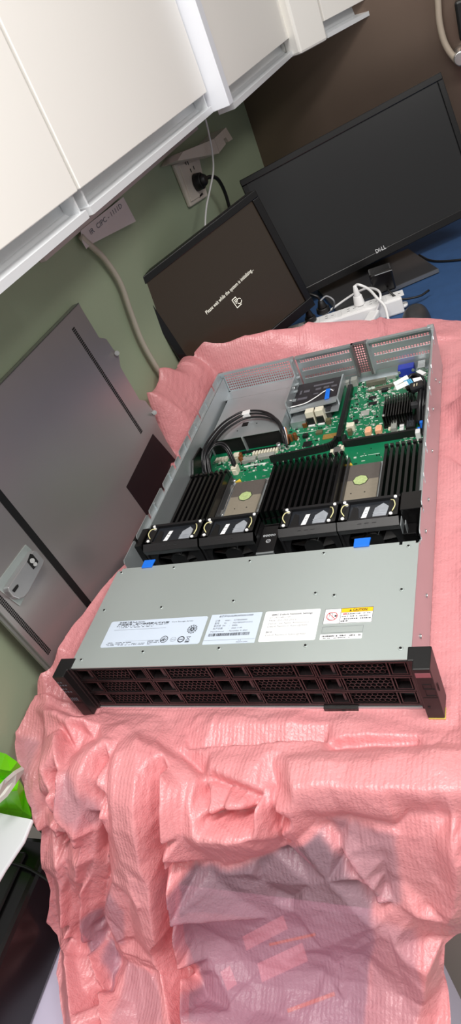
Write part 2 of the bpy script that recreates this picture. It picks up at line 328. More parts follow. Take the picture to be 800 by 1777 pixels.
# --- the drape at the near edge: ridges and valleys as polylines (view pixel, height in mm off the resting sheet), flat panels between them
LINES = [
 [(60, 1225, 8), (95, 1238, 6), (135, 1246, 2), (175, 1238, 1), (300, 1237, 1), (450, 1236, 1), (600, 1236, 1), (735, 1252, 1), (800, 1252, 1), (900, 1252, 1)],
 [(300, 1264, 3), (450, 1262, 4), (600, 1255, 5), (690, 1262, 5)],
 [(300, 1299, 7), (345, 1299, 8), (450, 1295, 9), (560, 1285, 9), (700, 1275, 7), (760, 1280, 7), (900, 1280, 4)],
 [(330, 1304, 1), (400, 1306, -4), (480, 1306, -7), (560, 1299, -7), (640, 1294, -6), (720, 1292, -1)],
 [(345, 1310, 7), (440, 1315, 11), (520, 1314, 15), (560, 1310, 17), (640, 1305, 17), (720, 1299, 15), (770, 1294, 10), (900, 1300, 8)],
 [(500, 1325, 22), (560, 1322, 27), (640, 1325, 31), (700, 1318, 31), (760, 1312, 29), (820, 1318, 27), (900, 1320, 24)],
 [(515, 1372, 36), (570, 1365, 38), (578, 1326, 33), (590, 1370, 38), (640, 1372, 40), (700, 1375, 40), (740, 1382, 40), (790, 1375, 38), (900, 1380, 34)],
 [(520, 1448, 8), (560, 1415, 4), (610, 1410, 4), (660, 1420, 8), (690, 1426, 8), (715, 1405, 12), (760, 1402, 16), (830, 1420, 12)],
 [(475, 1330, 8), (485, 1365, 2), (500, 1400, -10), (508, 1455, -16)],
 [(515, 1372, 36), (512, 1420, 20), (510, 1452, 8)], [(470, 1375, 10), (480, 1395, 8), (490, 1430, 4), (500, 1456, 2)],
 [(300, 1308, 9), (350, 1352, 13), (398, 1397, 16)], [(312, 1305, 5), (355, 1346, -6), (397, 1391, -14), (460, 1390, -14), (468, 1379, -6), (385, 1354, -6)],
 [(372, 1345, 13), (440, 1368, 18), (475, 1371, 15)],
 [(300, 1345, 12), (330, 1372, 18), (345, 1415, 26), (400, 1397, 30), (450, 1394, 28), (482, 1402, 22)],
 [(300, 1438, 20), (350, 1438, 32), (400, 1440, 34), (450, 1438, 30), (490, 1440, 14)],
 [(302, 1452, 4), (340, 1482, 2), (400, 1491, 2), (450, 1479, 0), (505, 1464, -2)],
 [(345, 1505, 4), (440, 1506, 9), (480, 1545, -2), (510, 1555, -4), (540, 1530, 9), (600, 1515, 16), (640, 1530, 18)],
 [(545, 1432, 6), (600, 1480, 12), (648, 1540, 20), (660, 1562, 20)], [(572, 1430, -2), (620, 1490, -2), (656, 1545, 2)],
 [(655, 1562, 18), (690, 1560, 13), (720, 1580, 13)], [(650, 1600, 18), (700, 1650, 22), (742, 1685, 26), (735, 1740, 22), (720, 1790, 18)],
 [(762, 1678, 6), (768, 1700, 2), (752, 1790, 2)], [(728, 1580, 20), (775, 1590, 18), (792, 1605, 10)], [(735, 1628, 2), (770, 1630, 0)],
 [(700, 1440, 10), (700, 1520, 8)], [(755, 1440, 18), (758, 1520, 15), (745, 1562, 8)], [(785, 1400, 30), (790, 1480, 30), (788, 1560, 22)], [(655, 1430, 10), (668, 1480, 7), (670, 1530, 3)], [(690, 1440, 12), (685, 1510, 9)],
 [(318, 1530, 2), (340, 1618, 12), (375, 1680, 14), (400, 1730, 13), (420, 1790, 10)], [(330, 1660, -2), (360, 1730, -2)], [(400, 1640, 1), (440, 1700, 1)],
 [(475, 1570, 4), (465, 1640, 0), (450, 1750, -2)], [(510, 1580, 7), (530, 1610, 0), (560, 1640, 10), (625, 1655, 2)], [(560, 1685, -2), (590, 1720, 8), (620, 1790, 4)], [(500, 1660, 5), (490, 1730, 1), (520, 1790, 5)],
 [(235, 1272, 16), (215, 1290, 22), (205, 1320, 32), (200, 1380, 34), (203, 1440, 34), (215, 1480, 36), (235, 1520, 36), (255, 1590, 34), (280, 1680, 30), (300, 1790, 26)],
 [(197, 1335, 4), (195, 1400, -4), (196, 1450, -10), (206, 1492, -8)],
 [(272, 1285, 14), (284, 1310, 26), (285, 1340, 36), (286, 1400, 40), (290, 1480, 40), (300, 1560, 40), (310, 1640, 38), (316, 1700, 38), (320, 1790, 38)],
 [(293, 1345, 8), (296, 1400, 2), (301, 1480, -4), (312, 1560, -4), (322, 1640, -4), (327, 1700, -4), (331, 1790, -4)],
 [(246, 1292, 28), (240, 1400, 38), (250, 1495, 42), (268, 1520, 36), (280, 1620, 34)],
 [(208, 1492, 26), (190, 1560, 24), (187, 1585, 24), (210, 1620, 22), (228, 1662, 14)], [(182, 1580, -12), (200, 1628, -14), (214, 1672, -8)], [(232, 1545, 20), (240, 1620, 16)],
 [(185, 1630, -12), (205, 1642, 2), (186, 1740, -12)], [(200, 1725, 8), (226, 1672, 14), (240, 1790, 12)], [(190, 1790, 4)],
 [(190, 1295, 32), (150, 1318, 28), (127, 1345, 26), (128, 1370, 24), (150, 1395, 24), (175, 1412, 24), (185, 1425, 16)], [(150, 1345, 33), (194, 1380, 30), (193, 1415, 20)], [(165, 1370, 17)], [(196, 1320, 22)],
 [(118, 1350, 0), (122, 1385, -10), (146, 1408, -18), (132, 1424, -20), (165, 1430, -12)],
 [(176, 1430, 14), (171, 1480, 14), (156, 1540, 14), (160, 1600, 12), (170, 1680, 8), (184, 1740, 4)], [(190, 1430, 8), (190, 1500, 4), (185, 1560, -2), (182, 1620, -6)],
 [(84, 1268, 8), (82, 1290, 14), (82, 1340, 26), (90, 1380, 28), (96, 1420, 24)], [(75, 1285, 4), (76, 1350, 0), (82, 1400, 0), (92, 1430, 0)], [(106, 1285, 28), (108, 1350, 34), (108, 1400, 30)], [(120, 1275, 12), (125, 1330, 16), (122, 1365, 14), (118, 1405, 14), (112, 1428, 12)],
 [(70, 1240, 12), (90, 1252, 22), (125, 1268, 22), (150, 1262, 26), (180, 1266, 16), (186, 1286, 28), (215, 1265, 18), (235, 1252, 6)], [(130, 1290, 2), (142, 1312, 4)], [(160, 1280, 6), (172, 1290, 10)],
 [(40, 1280, 10), (55, 1350, 6), (66, 1410, 4)], [(20, 1262, 20), (45, 1360, 10), (72, 1428, 8)],
 [(74, 1436, 16), (100, 1432, 18), (130, 1432, 28), (150, 1442, 22)], [(76, 1500, 16), (82, 1580, 16), (95, 1650, 14), (110, 1720, 12), (116, 1790, 12)], [(105, 1442, 24), (105, 1520, 22), (115, 1600, 28), (122, 1700, 30), (130, 1790, 30)], [(94, 1520, 8), (104, 1600, 8), (114, 1690, 12)],
 [(140, 1462, 32), (138, 1520, 28), (145, 1600, 24), (165, 1680, 24), (180, 1790, 24)], [(122, 1480, 16), (124, 1540, 12), (130, 1620, 12), (146, 1720, 14)], [(155, 1500, 14), (146, 1560, 4), (143, 1640, 6)], [(138, 1442, 34), (148, 1455, 22), (140, 1476, 30)],
 [(-60, 1262, 6), (-60, 1500, 6), (-60, 1800, 6)], [(100, 2000, 4), (300, 2000, 20), (500, 2000, 2), (760, 2000, 2), (1000, 1900, 2)], [(900, 1450, 10), (900, 1600, 4)],
]
cps = []; ced = []
for L in LINES:
    st_i = len(cps)
    for i, p in enumerate(L):
        n_ = 1 if i == len(L) - 1 else max(1, int(math.hypot(L[i + 1][0] - p[0], L[i + 1][1] - p[1]) / 22))
        for k in range(n_):
            t = k / n_; q = [p[j] + ((L[i + 1][j] - p[j]) * t if n_ > 1 or t else 0) for j in range(3)]
            r = film_px_h(q[:2], q[2] / 1000); cps.append((r[0], r[1], q[2] / 1000))
    ced += [(i, i + 1) for i in range(st_i, len(cps) - 1)]
cps = np.array(cps)
from mathutils.geometry import delaunay_2d_cdt
dv, _, df, ov, _, _ = delaunay_2d_cdt([Vector((p[0], p[1])) for p in cps], ced, [], 0, 1e-5)
dp = np.array([(v[0], v[1]) for v in dv])
dh = np.array([np.mean([cps[k, 2] for k in o]) if len(o) else np.mean(cps[np.argsort(((cps[:, :2] - dp[i]) ** 2).sum(1))[:4], 2]) for i, o in enumerate(ov)])

Hf = np.zeros_like(X); rows = np.where(vv > -.06)[0][0]; Xf, Sf = X[rows:], S[rows:]; Hs = np.zeros_like(Xf)
for f in df:
    A_, B_, C_ = dp[f[0]], dp[f[1]], dp[f[2]]; det = (B_[0] - A_[0]) * (C_[1] - A_[1]) - (C_[0] - A_[0]) * (B_[1] - A_[1])
    if abs(det) < 1e-10: continue
    r0 = np.searchsorted(vv[rows:], min(A_[1], B_[1], C_[1])) ; r1 = np.searchsorted(vv[rows:], max(A_[1], B_[1], C_[1])) + 1
    r0 = max(r0 - 1, 0)
    x_, s_ = Xf[r0:r1], Sf[r0:r1]
    l1 = ((x_ - A_[0]) * (C_[1] - A_[1]) - (C_[0] - A_[0]) * (s_ - A_[1])) / det; l2 = ((B_[0] - A_[0]) * (s_ - A_[1]) - (x_ - A_[0]) * (B_[1] - A_[1])) / det
    m = (l1 >= -1e-6) & (l2 >= -1e-6) & (l1 + l2 <= 1 + 1e-6)
    h = dh[f[0]] + l1 * (dh[f[1]] - dh[f[0]]) + l2 * (dh[f[2]] - dh[f[0]])
    Hs[r0:r1] = np.where(m, h, Hs[r0:r1])
Hd[rows:] = Hs * 1.35
k3 = np.array([1, 2, 1]) / 4
for _ in range(1):
    Hd[rows:] = np.apply_along_axis(lambda r: np.convolve(np.pad(r, 1, 'edge'), k3, 'valid'), 0, Hd[rows:]); Hd[rows:] = np.apply_along_axis(lambda r: np.convolve(np.pad(r, 1, 'edge'), k3, 'valid'), 1, Hd[rows:])
# folds on the desk beside and behind the server
fold([(.262, -.70), (.275, -.62), (.262, -.52), (.30, -.42)], [.010, .030, .022, .01], .018, .012, 1.6, xs=True)
fold([(.25, -.60), (.31, -.56), (.40, -.60)], [.02, .03, .02], .016, .026, 1.6, xs=True)
fold([(.24, -.45), (.27, -.40), (.34, -.36)], [.006, .012, .010], .008, .014, 1.3, xs=True)
fold([(.26, -.20), (.28, -.05), (.27, .05)], [.006, .008, .008], .02, .012, 1.5, xs=True)
fold([(.30, -.15), (.27, 0.0), (.31, .06)], [.004, .008, .008], .01, .02, 1.3, xs=True)
fold([(-.285, -.66), (-.25, -.70), (-.235, -.80)], [.03, .035, .02], .03, .018, 1.5, xs=True)
fold([(-.29, -.58), (-.25, -.60), (-.228, -.63)], [.02, .028, .02], .018, .016, 1.3, xs=True)
fold([(-.27, -.52), (-.24, -.55)], [.02, .02], .012, .02, 1.4, xs=True)
fold([(-.25, -.74), (-.10, -.80), (.05, -.82), (.2, -.83)], [.010, .016, .014, .012], .03, .012, 1.5, xs=True)
fold([(-.05, -.80), (-.02, -.90)], [.008, .008], .01, .01, 1.3, xs=True)
fold([(.12, -.79), (.10, -.92)], [.008, .006], .012, .008, 1.3, xs=True)
fold([(-.262, -.34), (-.268, -.20), (-.270, -.05), (-.245, .03)], [.004, .010, .014, .012], .02, .014, 1.6, xs=True)
fold([(-.30, -.02), (-.27, .03), (-.22, .045)], [.010, .016, .010], .012, .018, 1.4, xs=True)
# --- small crumples: many short sharp creases
rs = np.random.RandomState(11)
for i in range(130):                             # longer straight folds, steep on one side
    front = i % 5 < 2
    s = rs.uniform(-.02, .42) if front else rs.uniform(-1.0, -.02); x = rs.uniform(-.36, .30) if front else rs.uniform(-.34, .5)
    a = rs.normal(math.pi / 2, .45) if front else rs.uniform(0, math.pi); L = rs.uniform(.04, .20) if front else rs.uniform(.03, .13)
    mid = (x + math.cos(a) * L / 2 + rs.normal(0, .006), s + math.sin(a) * L / 2 + rs.normal(0, .006))
    A = rs.uniform(.0012, .0040) * (1 if front else .8) * (1 if rs.rand() < .7 else -1)
    w = [rs.uniform(.0015, .004), rs.uniform(.008, .026)]; rs.shuffle(w)
    fold([(x, s), mid, (x + math.cos(a) * L, s + math.sin(a) * L)], [A * .2, A, A * .3], w[0], w[1], 1.15, xs=True)
for i in range(360):
    s = rs.uniform(-1.05, .5) if i % 3 else rs.uniform(-.05, .45); x = rs.uniform(-.36, .48)
    a = rs.uniform(0, math.pi); L = rs.uniform(.02, .10); k = .6 if s < -.1 else 1.0
    mid = (x + math.cos(a) * L / 2 + rs.normal(0, .008), s + math.sin(a) * L / 2 + rs.normal(0, .008))
    A = rs.uniform(.0006, .0024) * k * (1 if rs.rand() < .65 else -1)
    fold([(x, s), mid, (x + math.cos(a) * L, s + math.sin(a) * L)], [A * .3, A, A * .2], rs.uniform(.002, .007), rs.uniform(.004, .022), rs.choice([1.0, 1.2, 1.5]), xs=True)
# faceted crumpling: triangular waves in random directions, each only in its own patches
def tri(t): return np.abs((t % 1.0) - .5) * 2
gain = .08 + .06 * np.clip((S + .06) / .10, 0, 1) + .03 * np.clip((-.08 - X) / .1, 0, 1) * (S > -.1)
for i in range(30):
    lam = rs.uniform(.025, .13); a = rs.uniform(0, math.pi); c_, s_ = math.cos(a), math.sin(a)
    wx, ws, ph = rs.normal(0, 22), rs.normal(0, 22), rs.uniform(0, 6.28, 3)
    win = np.clip((np.sin(wx * X + ph[0]) * np.sin(ws * S + ph[1]) + .15) * 2.2, 0, 1)
    t = (c_ * X + s_ * S) / lam + .35 * np.sin((s_ * X - c_ * S) * rs.uniform(15, 50) + ph[2])
    Hd += gain * win * lam * rs.uniform(.05, .13) * (tri(t) - .5)
# broad undulation
for i in range(14):
    kx, ks = rs.normal(0, 18), rs.normal(0, 14); Hd += .0011 * np.sin(kx * X + ks * S + rs.uniform(0, 6.28))
# flat under the server, its ears and the removed cover; the film bulges just outside
dxs = np.maximum(np.abs(X) - .2205, 0); dss = np.maximum(np.maximum(S + .012 - .004, -.757 - S), 0)
dist = np.hypot(dxs, dss)
ear = np.hypot(np.maximum(np.abs(np.abs(X) - .231) - .012, 0), np.maximum(np.abs(S + .0) - .017, 0))
mask = np.clip(np.minimum(dist / .03, ear / .02), 0, 1); mask = mask * mask * (3 - 2 * mask)
rise = np.zeros_like(X)
def sst(t): t = np.clip(t, 0, 1); return t * t * (3 - 2 * t)
# rises against the wall and cover at the left, at the back edge
zl = np.interp(S, [-.95, -.86, -.78, -.70, -.63, -.585, -.555, -.48, -.36, -.308, -.265, -.227, -.188, -.151, -.116, -.085, -.045, -.012, .03, .06], [.10, .125, .13, .130, .152, .145, .05, .018, .006, .012, .024, .035, .042, .047, .053, .060, .060, .040, .008, 0])
wl_ = np.interp(S, [-.9, -.6, -.55, -.3, 0, .2], [.10, .085, .05, .045, .055, .05])
rise = np.maximum(rise, zl * (1 - sst((X - XL[:, None]) / wl_)))
rise = np.maximum(rise, ZB * sst((-S - .765) / np.maximum(YB - .765, .01)) ** .8)
Hd = Hd * mask + rise * np.clip(dist / .02, 0, 1)
Hd = np.where(S < -.05, np.maximum(Hd, -.0015), np.maximum(Hd, -.03))
Hd = np.where(BZ < -.24, np.maximum(Hd, -.006), Hd)          # never below the desk top
base_z = np.where((dist < 1e-4) & (S < 0), -.0012, 0)
VX, VY, VZ = X, BY * 0, BZ * 0
BY = np.interp(S, PS, PY); BZ = np.interp(S, PS, PZ)
TY = np.interp(S + .012, PS, PY) - np.interp(S - .012, PS, PY); TZ = np.interp(S + .012, PS, PZ) - np.interp(S - .012, PS, PZ)
ln = np.hypot(TY, TZ) + 1e-12; NYv, NZv = TZ / ln, -TY / ln
VY = BY + NYv * Hd; VZ = BZ + NZv * Hd + base_z
nv, nu = X.shape
idx = np.arange(nv * nu).reshape(nv, nu)
quads = np.stack([idx[:-1, :-1], idx[1:, :-1], idx[1:, 1:], idx[:-1, 1:]], -1).reshape(-1, 4)
me = bpy.data.meshes.new('plastic_film'); me.vertices.add(nv * nu)
co = np.stack([X, VY, VZ], -1).reshape(-1, 3) - np.array([0, .2, 0]); me.vertices.foreach_set('co', co.ravel())
me.loops.add(quads.size); me.loops.foreach_set('vertex_index', quads.ravel())
me.polygons.add(len(quads)); me.polygons.foreach_set('loop_start', np.arange(0, quads.size, 4)); me.polygons.foreach_set('use_smooth', np.ones(len(quads), bool))
uvl = me.uv_layers.new(name='flat'); UVv = np.stack([X, S], -1).reshape(-1, 2)[quads.ravel()]; uvl.data.foreach_set('uv', UVv.ravel())
# number of film layers: a single layer hangs in the middle of the drape, folded double elsewhere
lay = np.zeros_like(X)
def inpoly(poly):
    P = np.array([film_px(q) for q in poly]); c = np.zeros(X.shape, bool); j = len(P) - 1
    for i in range(len(P)):
        cnd = ((P[i, 1] > S) != (P[j, 1] > S)) & (X < (P[j, 0] - P[i, 0]) * (S - P[i, 1]) / (P[j, 1] - P[i, 1] + 1e-12) + P[i, 0]); c ^= cnd; j = i
    return c
for val, poly in ((.35, [(28, 1285), (74, 1290), (78, 1400), (70, 1425), (55, 1380)]), (.45, [(150, 1345), (192, 1382), (188, 1412), (150, 1392), (132, 1368)]), (.55, [(570, 1414), (690, 1430), (700, 1540), (655, 1548), (610, 1482)]),
                  (.40, [(652, 1560), (720, 1592), (742, 1690), (725, 1790), (632, 1790), (645, 1680)]), (1.0, [(303, 1500), (340, 1488), (400, 1494), (450, 1482), (508, 1466), (560, 1432), (600, 1477), (648, 1542), (655, 1600), (640, 1680), (630, 1800), (328, 1800)]),
                  (.5, [(208, 1500), (192, 1565), (232, 1612), (236, 1545)]), (.8, [(160, 1560), (180, 1570), (178, 1640), (172, 1690), (150, 1600)]), (.8, [(184, 1630), (208, 1642), (190, 1735)]), (.35, [(232, 1660), (290, 1700), (300, 1790), (205, 1790)])):
    lay[inpoly(poly)] = val
k = np.array([1, 4, 6, 4, 1]) / 16
for _ in range(2):
    lay = np.apply_along_axis(lambda r: np.convolve(r, k, 'same'), 0, lay); lay = np.apply_along_axis(lambda r: np.convolve(r, k, 'same'), 1, lay)
at = me.attributes.new('single_layer', 'FLOAT', 'POINT'); at.data.foreach_set('value', lay.ravel().astype(np.float32))
me.update(); me.validate()
film = bpy.data.objects.new('plastic_film', me); COL.objects.link(film); film.location = (0, .2, 0); ORG[film.name] = np.array([0, .2, 0])
tag(film, 'crumpled pink foam film under the open server, draped over the desk edge', 'plastic film')
def film_material():
    m = bpy.data.materials.new('pink_foam_film'); m.use_nodes = True; nt = m.node_tree; N = nt.nodes; K = nt.links
    for n in list(N): N.remove(n)
    out = N.new('ShaderNodeOutputMaterial')
    uv = N.new('ShaderNodeUVMap'); uv.uv_map = 'flat'
    wv = N.new('ShaderNodeTexWave'); wv.wave_type = 'BANDS'; wv.bands_direction = 'X'; wv.inputs['Scale'].default_value = 62; wv.inputs['Distortion'].default_value = 1.0; wv.inputs['Detail Scale'].default_value = .3
    K.new(uv.outputs[0], wv.inputs['Vector'])
    tc = N.new('ShaderNodeTexCoord')
    n1 = N.new('ShaderNodeTexNoise'); n1.inputs['Scale'].default_value = 55; n1.inputs['Detail'].default_value = 5; n1.inputs['Roughness'].default_value = .6; K.new(tc.outputs['Object'], n1.inputs['Vector'])
    vo = N.new('ShaderNodeTexVoronoi'); vo.inputs['Scale'].default_value = 420; K.new(tc.outputs['Object'], vo.inputs['Vector'])
    n2 = N.new('ShaderNodeTexNoise'); n2.inputs['Scale'].default_value = 9; n2.inputs['Detail'].default_value = 2; K.new(tc.outputs['Object'], n2.inputs['Vector'])
    b1 = N.new('ShaderNodeBump'); b1.inputs['Strength'].default_value = .2; b1.inputs['Distance'].default_value = .0016; K.new(wv.outputs['Fac'], b1.inputs['Height'])
    b2 = N.new('ShaderNodeBump'); b2.inputs['Strength'].default_value = .75; b2.inputs['Distance'].default_value = .004; K.new(n1.outputs['Fac'], b2.inputs['Height']); K.new(b1.outputs[0], b2.inputs['Normal'])
    b3 = N.new('ShaderNodeBump'); b3.inputs['Strength'].default_value = .28; b3.inputs['Distance'].default_value = .0012; K.new(vo.outputs['Distance'], b3.inputs['Height']); K.new(b2.outputs[0], b3.inputs['Normal'])
    col = N.new('ShaderNodeMix'); col.data_type = 'RGBA'; col.inputs[6].default_value = rgb(244, 152, 158); col.inputs[7].default_value = rgb(251, 178, 181); K.new(n2.outputs['Fac'], col.inputs[0])
    at = N.new('ShaderNodeAttribute'); at.attribute_name = 'single_layer'
    c2 = N.new('ShaderNodeMix'); c2.data_type = 'RGBA'; c2.inputs[7].default_value = rgb(218, 178, 194); K.new(at.outputs['Fac'], c2.inputs[0]); K.new(col.outputs[2], c2.inputs[6])
    pb = N.new('ShaderNodeBsdfPrincipled'); pb.inputs['Roughness'].default_value = .30; pb.inputs['Specular IOR Level'].default_value = .75; K.new(c2.outputs[2], pb.inputs['Base Color']); K.new(b3.outputs[0], pb.inputs['Normal'])
    tl = N.new('ShaderNodeBsdfTranslucent'); K.new(c2.outputs[2], tl.inputs['Color'])
    m1 = N.new('ShaderNodeMixShader'); m1.inputs[0].default_value = .22; K.new(pb.outputs[0], m1.inputs[1]); K.new(tl.outputs[0], m1.inputs[2])
    tr = N.new('ShaderNodeBsdfTransparent'); tr.inputs[0].default_value = rgb(244, 206, 212)
    mr = N.new('ShaderNodeMapRange'); mr.inputs['To Min'].default_value = .06; mr.inputs['To Max'].default_value = .55; K.new(at.outputs['Fac'], mr.inputs['Value'])
    m2 = N.new('ShaderNodeMixShader'); K.new(mr.outputs[0], m2.inputs[0]); K.new(m1.outputs[0], m2.inputs[1]); K.new(tr.outputs[0], m2.inputs[2])
    K.new(m2.outputs[0], out.inputs[0]); return m
me.materials.append(film_material())

# ------------------------------------------------------------------ low lavender stand under the drape
st = thing('low_stand', (-.15, -.42, -.75), 'low lavender topped stand below the desk edge, seen past and through the pink film', 'stand')
b = MB(); b.box(-.62, .185, -.95, -.112, -.30, -.276); b.build('top', M_lav, st, .002)
b = MB(); b.box(-.61, .175, -.93, -.13, -.75, -.30); b.build('body', M_lav, st, .002)
bd = thing('flat_board', (-.03, -.4, -.276), 'grey lavender board with pale strips, showing through the single film layer', 'board')
b = MB(); b.box(-.215, .180, -.90, -.125, -.2759, -.2705); b.build('board_sheet', mat('mauve_board', (172, 156, 180), .55, var=.06, scale=14), bd, .001)
for q0, q1, w, m in (((428, 1650), (500, 1612), .018, 0), ((455, 1705), (535, 1668), .022, 0), ((468, 1642), (548, 1624), .003, 1), ((500, 1758), (582, 1728), .004, 1), ((395, 1720), (412, 1708), .024, 0)):
    a = onz(q0, -.2704); e = onz(q1, -.2704); d = e - a; nrm = np.array([-d[1], d[0], 0]); nrm = nrm / np.linalg.norm(nrm)
    b = MB(); b.obox(a, d, nrm * w, UP * .0012); b.build('pale_strip' if m == 0 else 'orange_strip', mat('pale_pink_strip', (250, 214, 226), .5) if m == 0 else mat('orange_strip', (246, 150, 84), .5), bd)
# ------------------------------------------------------------------ things at the lower left
bx = onz((95, 1665), -.268)[0]
mc = thing('boxy_machine', (bx - .2, -.35, -.268), 'glossy black boxy machine on the low stand at the lower left', 'machine')
zt = onx((70, 1500), bx)[2]
b = MB(); b.box(bx - .42, bx, -.66, -.115, -.2755, zt); b.build('housing', M_blackg, mc, .008)
b = MB(); b.box(bx - .40, bx - .03, -.64, -.14, zt, zt + .006); b.build('top_cover', M_black, mc, .003)
b = MB(); b.tube([onz(q, zt + .009) for q in ((5, 1492), (30, 1500), (50, 1507), (72, 1520), (90, 1532))], .0022); tag(b.build('cable', M_black), 'thin black cable lying across the black machine at the lower left', 'cable')
# green and white wrapper
def px(q, z): return onz(q, z)
gz = zt + .05
gb = thing('snack_bag', onz((25, 1370), zt + .006), 'bright green crumpled bag with a pale lining at the left edge', 'bag')
V = []; F = []
pts = [[(-60, 1300), (-20, 1300), (10, 1308), (30, 1322), (38, 1332)], [(-60, 1330), (-25, 1332), (0, 1335), (18, 1338), (30, 1345)], [(-60, 1360), (-25, 1362), (5, 1352), (22, 1350), (33, 1352)], [(-60, 1390), (-25, 1385), (8, 1375), (30, 1372), (42, 1370)], [(-60, 1420), (-20, 1410), (15, 1405), (40, 1408), (55, 1417)]]
zz = [[.035, .045, .05, .045, .03], [.05, .065, .065, .055, .035], [.035, .045, .03, .025, .02], [.02, .03, .03, .02, 0], [-.05, -.045, -.042, -.04, -.038]]
zz = [[h - zt for h in r_] for r_ in zz]
pts.append([(-60, 1500), (-20, 1490), (-5, 1480), (10, 1470), (20, 1462)]); zz.append([.004] * 5)
V = [onz(pts[i][j], zt + zz[i][j]) for i in range(6) for j in range(5)]
F = [(i * 5 + j, (i + 1) * 5 + j, (i + 1) * 5 + j + 1, i * 5 + j + 1) for i in range(5) for j in range(4)]
b = MB(); b.smooth = False; b.add(V, F); o = b.build('bag_front', mat('bright_green_film', (112, 214, 12), .35, var=.08, scale=30, bump=.1), gb)
sm = o.modifiers.new('s', 'SOLIDIFY'); sm.thickness = .004; sm.offset = -1
b = MB(); L0 = [onz(q, h) for q, h in (((-10, 1372), .05), ((8, 1352), .062), ((24, 1338), .06), ((38, 1330), .05), ((37, 1336), .045), ((22, 1358), .045), ((8, 1378), .042), ((-8, 1392), .042))]
b.prism(L0, (0, 0, -.006)); b.build('lining', mat('pale_lining', (206, 206, 198), .5), gb)
b = MB(); pk = np.array([onz(p, h) for p, h in (((56, 1421), -.02), ((8, 1508), -.05), ((-40, 1400), -.035))]); pn = np.cross(pk[1] - pk[0], pk[2] - pk[0]); q = [onplane(p, pk[0], pn) for p in ((-40, 1400), (10, 1412), (56, 1421), (40, 1460), (8, 1508), (-40, 1590))]
b.prism(q, (0, 0, -.006)); o = b.build('paper_packet', mat('white_packet', (232, 234, 238), .5, var=.02, scale=20), None, .002); tag(o, 'flat white paper packet in front of the green bag at the left edge', 'packet')

# ------------------------------------------------------------------ removed server cover leaning on the wall
LB = np.array([-.272, .561, .005]); LU = (LB - LA) / np.linalg.norm(LB - LA); LV = -WV * 1.0; LN = np.cross(LU, LV); LN /= np.linalg.norm(LN)
if LN[0] < 0: LN = -LN
def cov(q, h=0.0): return onplane(q, LA + LN * h, LN)
def cst(P): return np.dot(P - LA, LV), np.dot(P - LA, LU)
def cp(s, t, h=0.0): return LA + LV * s + LU * t + LN * h
cv = thing('server_cover', cp(.26, .366), 'large bare steel cover panel leaning on the green wall beside the server', 'cover panel')
edge = [cst(cov(q)) for q in ((136, 526), (172, 586), (184, 588), (197, 607), (205, 614), (207, 622), (209, 637), (242, 694), (252, 696), (268, 716), (270, 727), (276, 741), (290, 768), (306, 792))]
t_end = .3655
s_last = edge[-1][0]
sF = cst(cov((40, 1105)))[0]
poly = [cp(s, t) for s, t in edge] + [cp(s_last - .004, t_end), cp(sF, t_end), cp(sF, edge[0][1])]
b = MB(); b.prism(poly, -LN * .0014); b.build('panel', M_cover, cv)
t0 = edge[0][1]
b = MB(); b.obox(cp(edge[0][0] - .002, t0, 0), cp(sF, t0) - cp(edge[0][0] - .002, t0), -LN * .013, LU * .0014)
b.obox(cp(edge[0][0] - .002, t0, -.013), cp(sF, t0) - cp(edge[0][0] - .002, t0), LU * .010, LN * .0014)
b.obox(cp(edge[0][0] - .006, t0 + .001, -.004), LV * .006, -LN * .009, LU * .008); b.build('top_flange', mat('dull_steel', (150, 152, 148), .45, .6), cv)
b = MB(); b.obox(cp(sF, t0, 0), LV * .0014, LU * (t_end - t0), -LN * .010); b.obox(cp(sF + .0015, t0, -.004), LV * .004, LU * (t_end - t0), -LN * .004); b.build('front_flange', mat('dull_steel', (150, 152, 148), .45, .6), cv)
def perf_marks(a, e, w, n, rows, mb):            # rows of small square holes along a strip
    a = np.array(a); e = np.array(e); d = (e - a) / n; wd = np.cross(LN, e - a); wd = wd / np.linalg.norm(wd)
    for i in range(n):
        for r in range(rows):
            O = a + d * (i + .15) + wd * ((r - rows / 2 + .15) * w / rows) + LN * .0001
            mb.obox(O, d * .74, wd * (w / rows) * .78, LN * .0003)
b = MB(); perf_marks(cov((126, 569)), cov((246, 751)), .0095, 62, 3, b); b.build('vent_holes', M_hole, cv); b = MB(); perf_marks(cov((-20, 1018)), cov((86, 1133)), .0095, 46, 3, b); b.build('vent_holes', M_hole, cv)
sA, sB = cst(cov((20, 892))), cst(cov((132, 1020))); sm_ = (sA[0] + sB[0]) / 2
b = MB(); b.obox(cp(sm_ - .007, t0 + .002, .0001), LV * .0125, LU * (t_end - t0 - .004), LN * .0012); b.build('black_strip', M_black, cv)
b = MB(); a1, a2, a3, a4 = [cov(q, .0001) for q in ((265, 753), (311, 806), (255, 895), (219, 845))]
b.prism([a1, a2, a3, a4], LN * .0006); b.build('black_sticker', mat('black_sticker', (26, 14, 18), .5), cv)
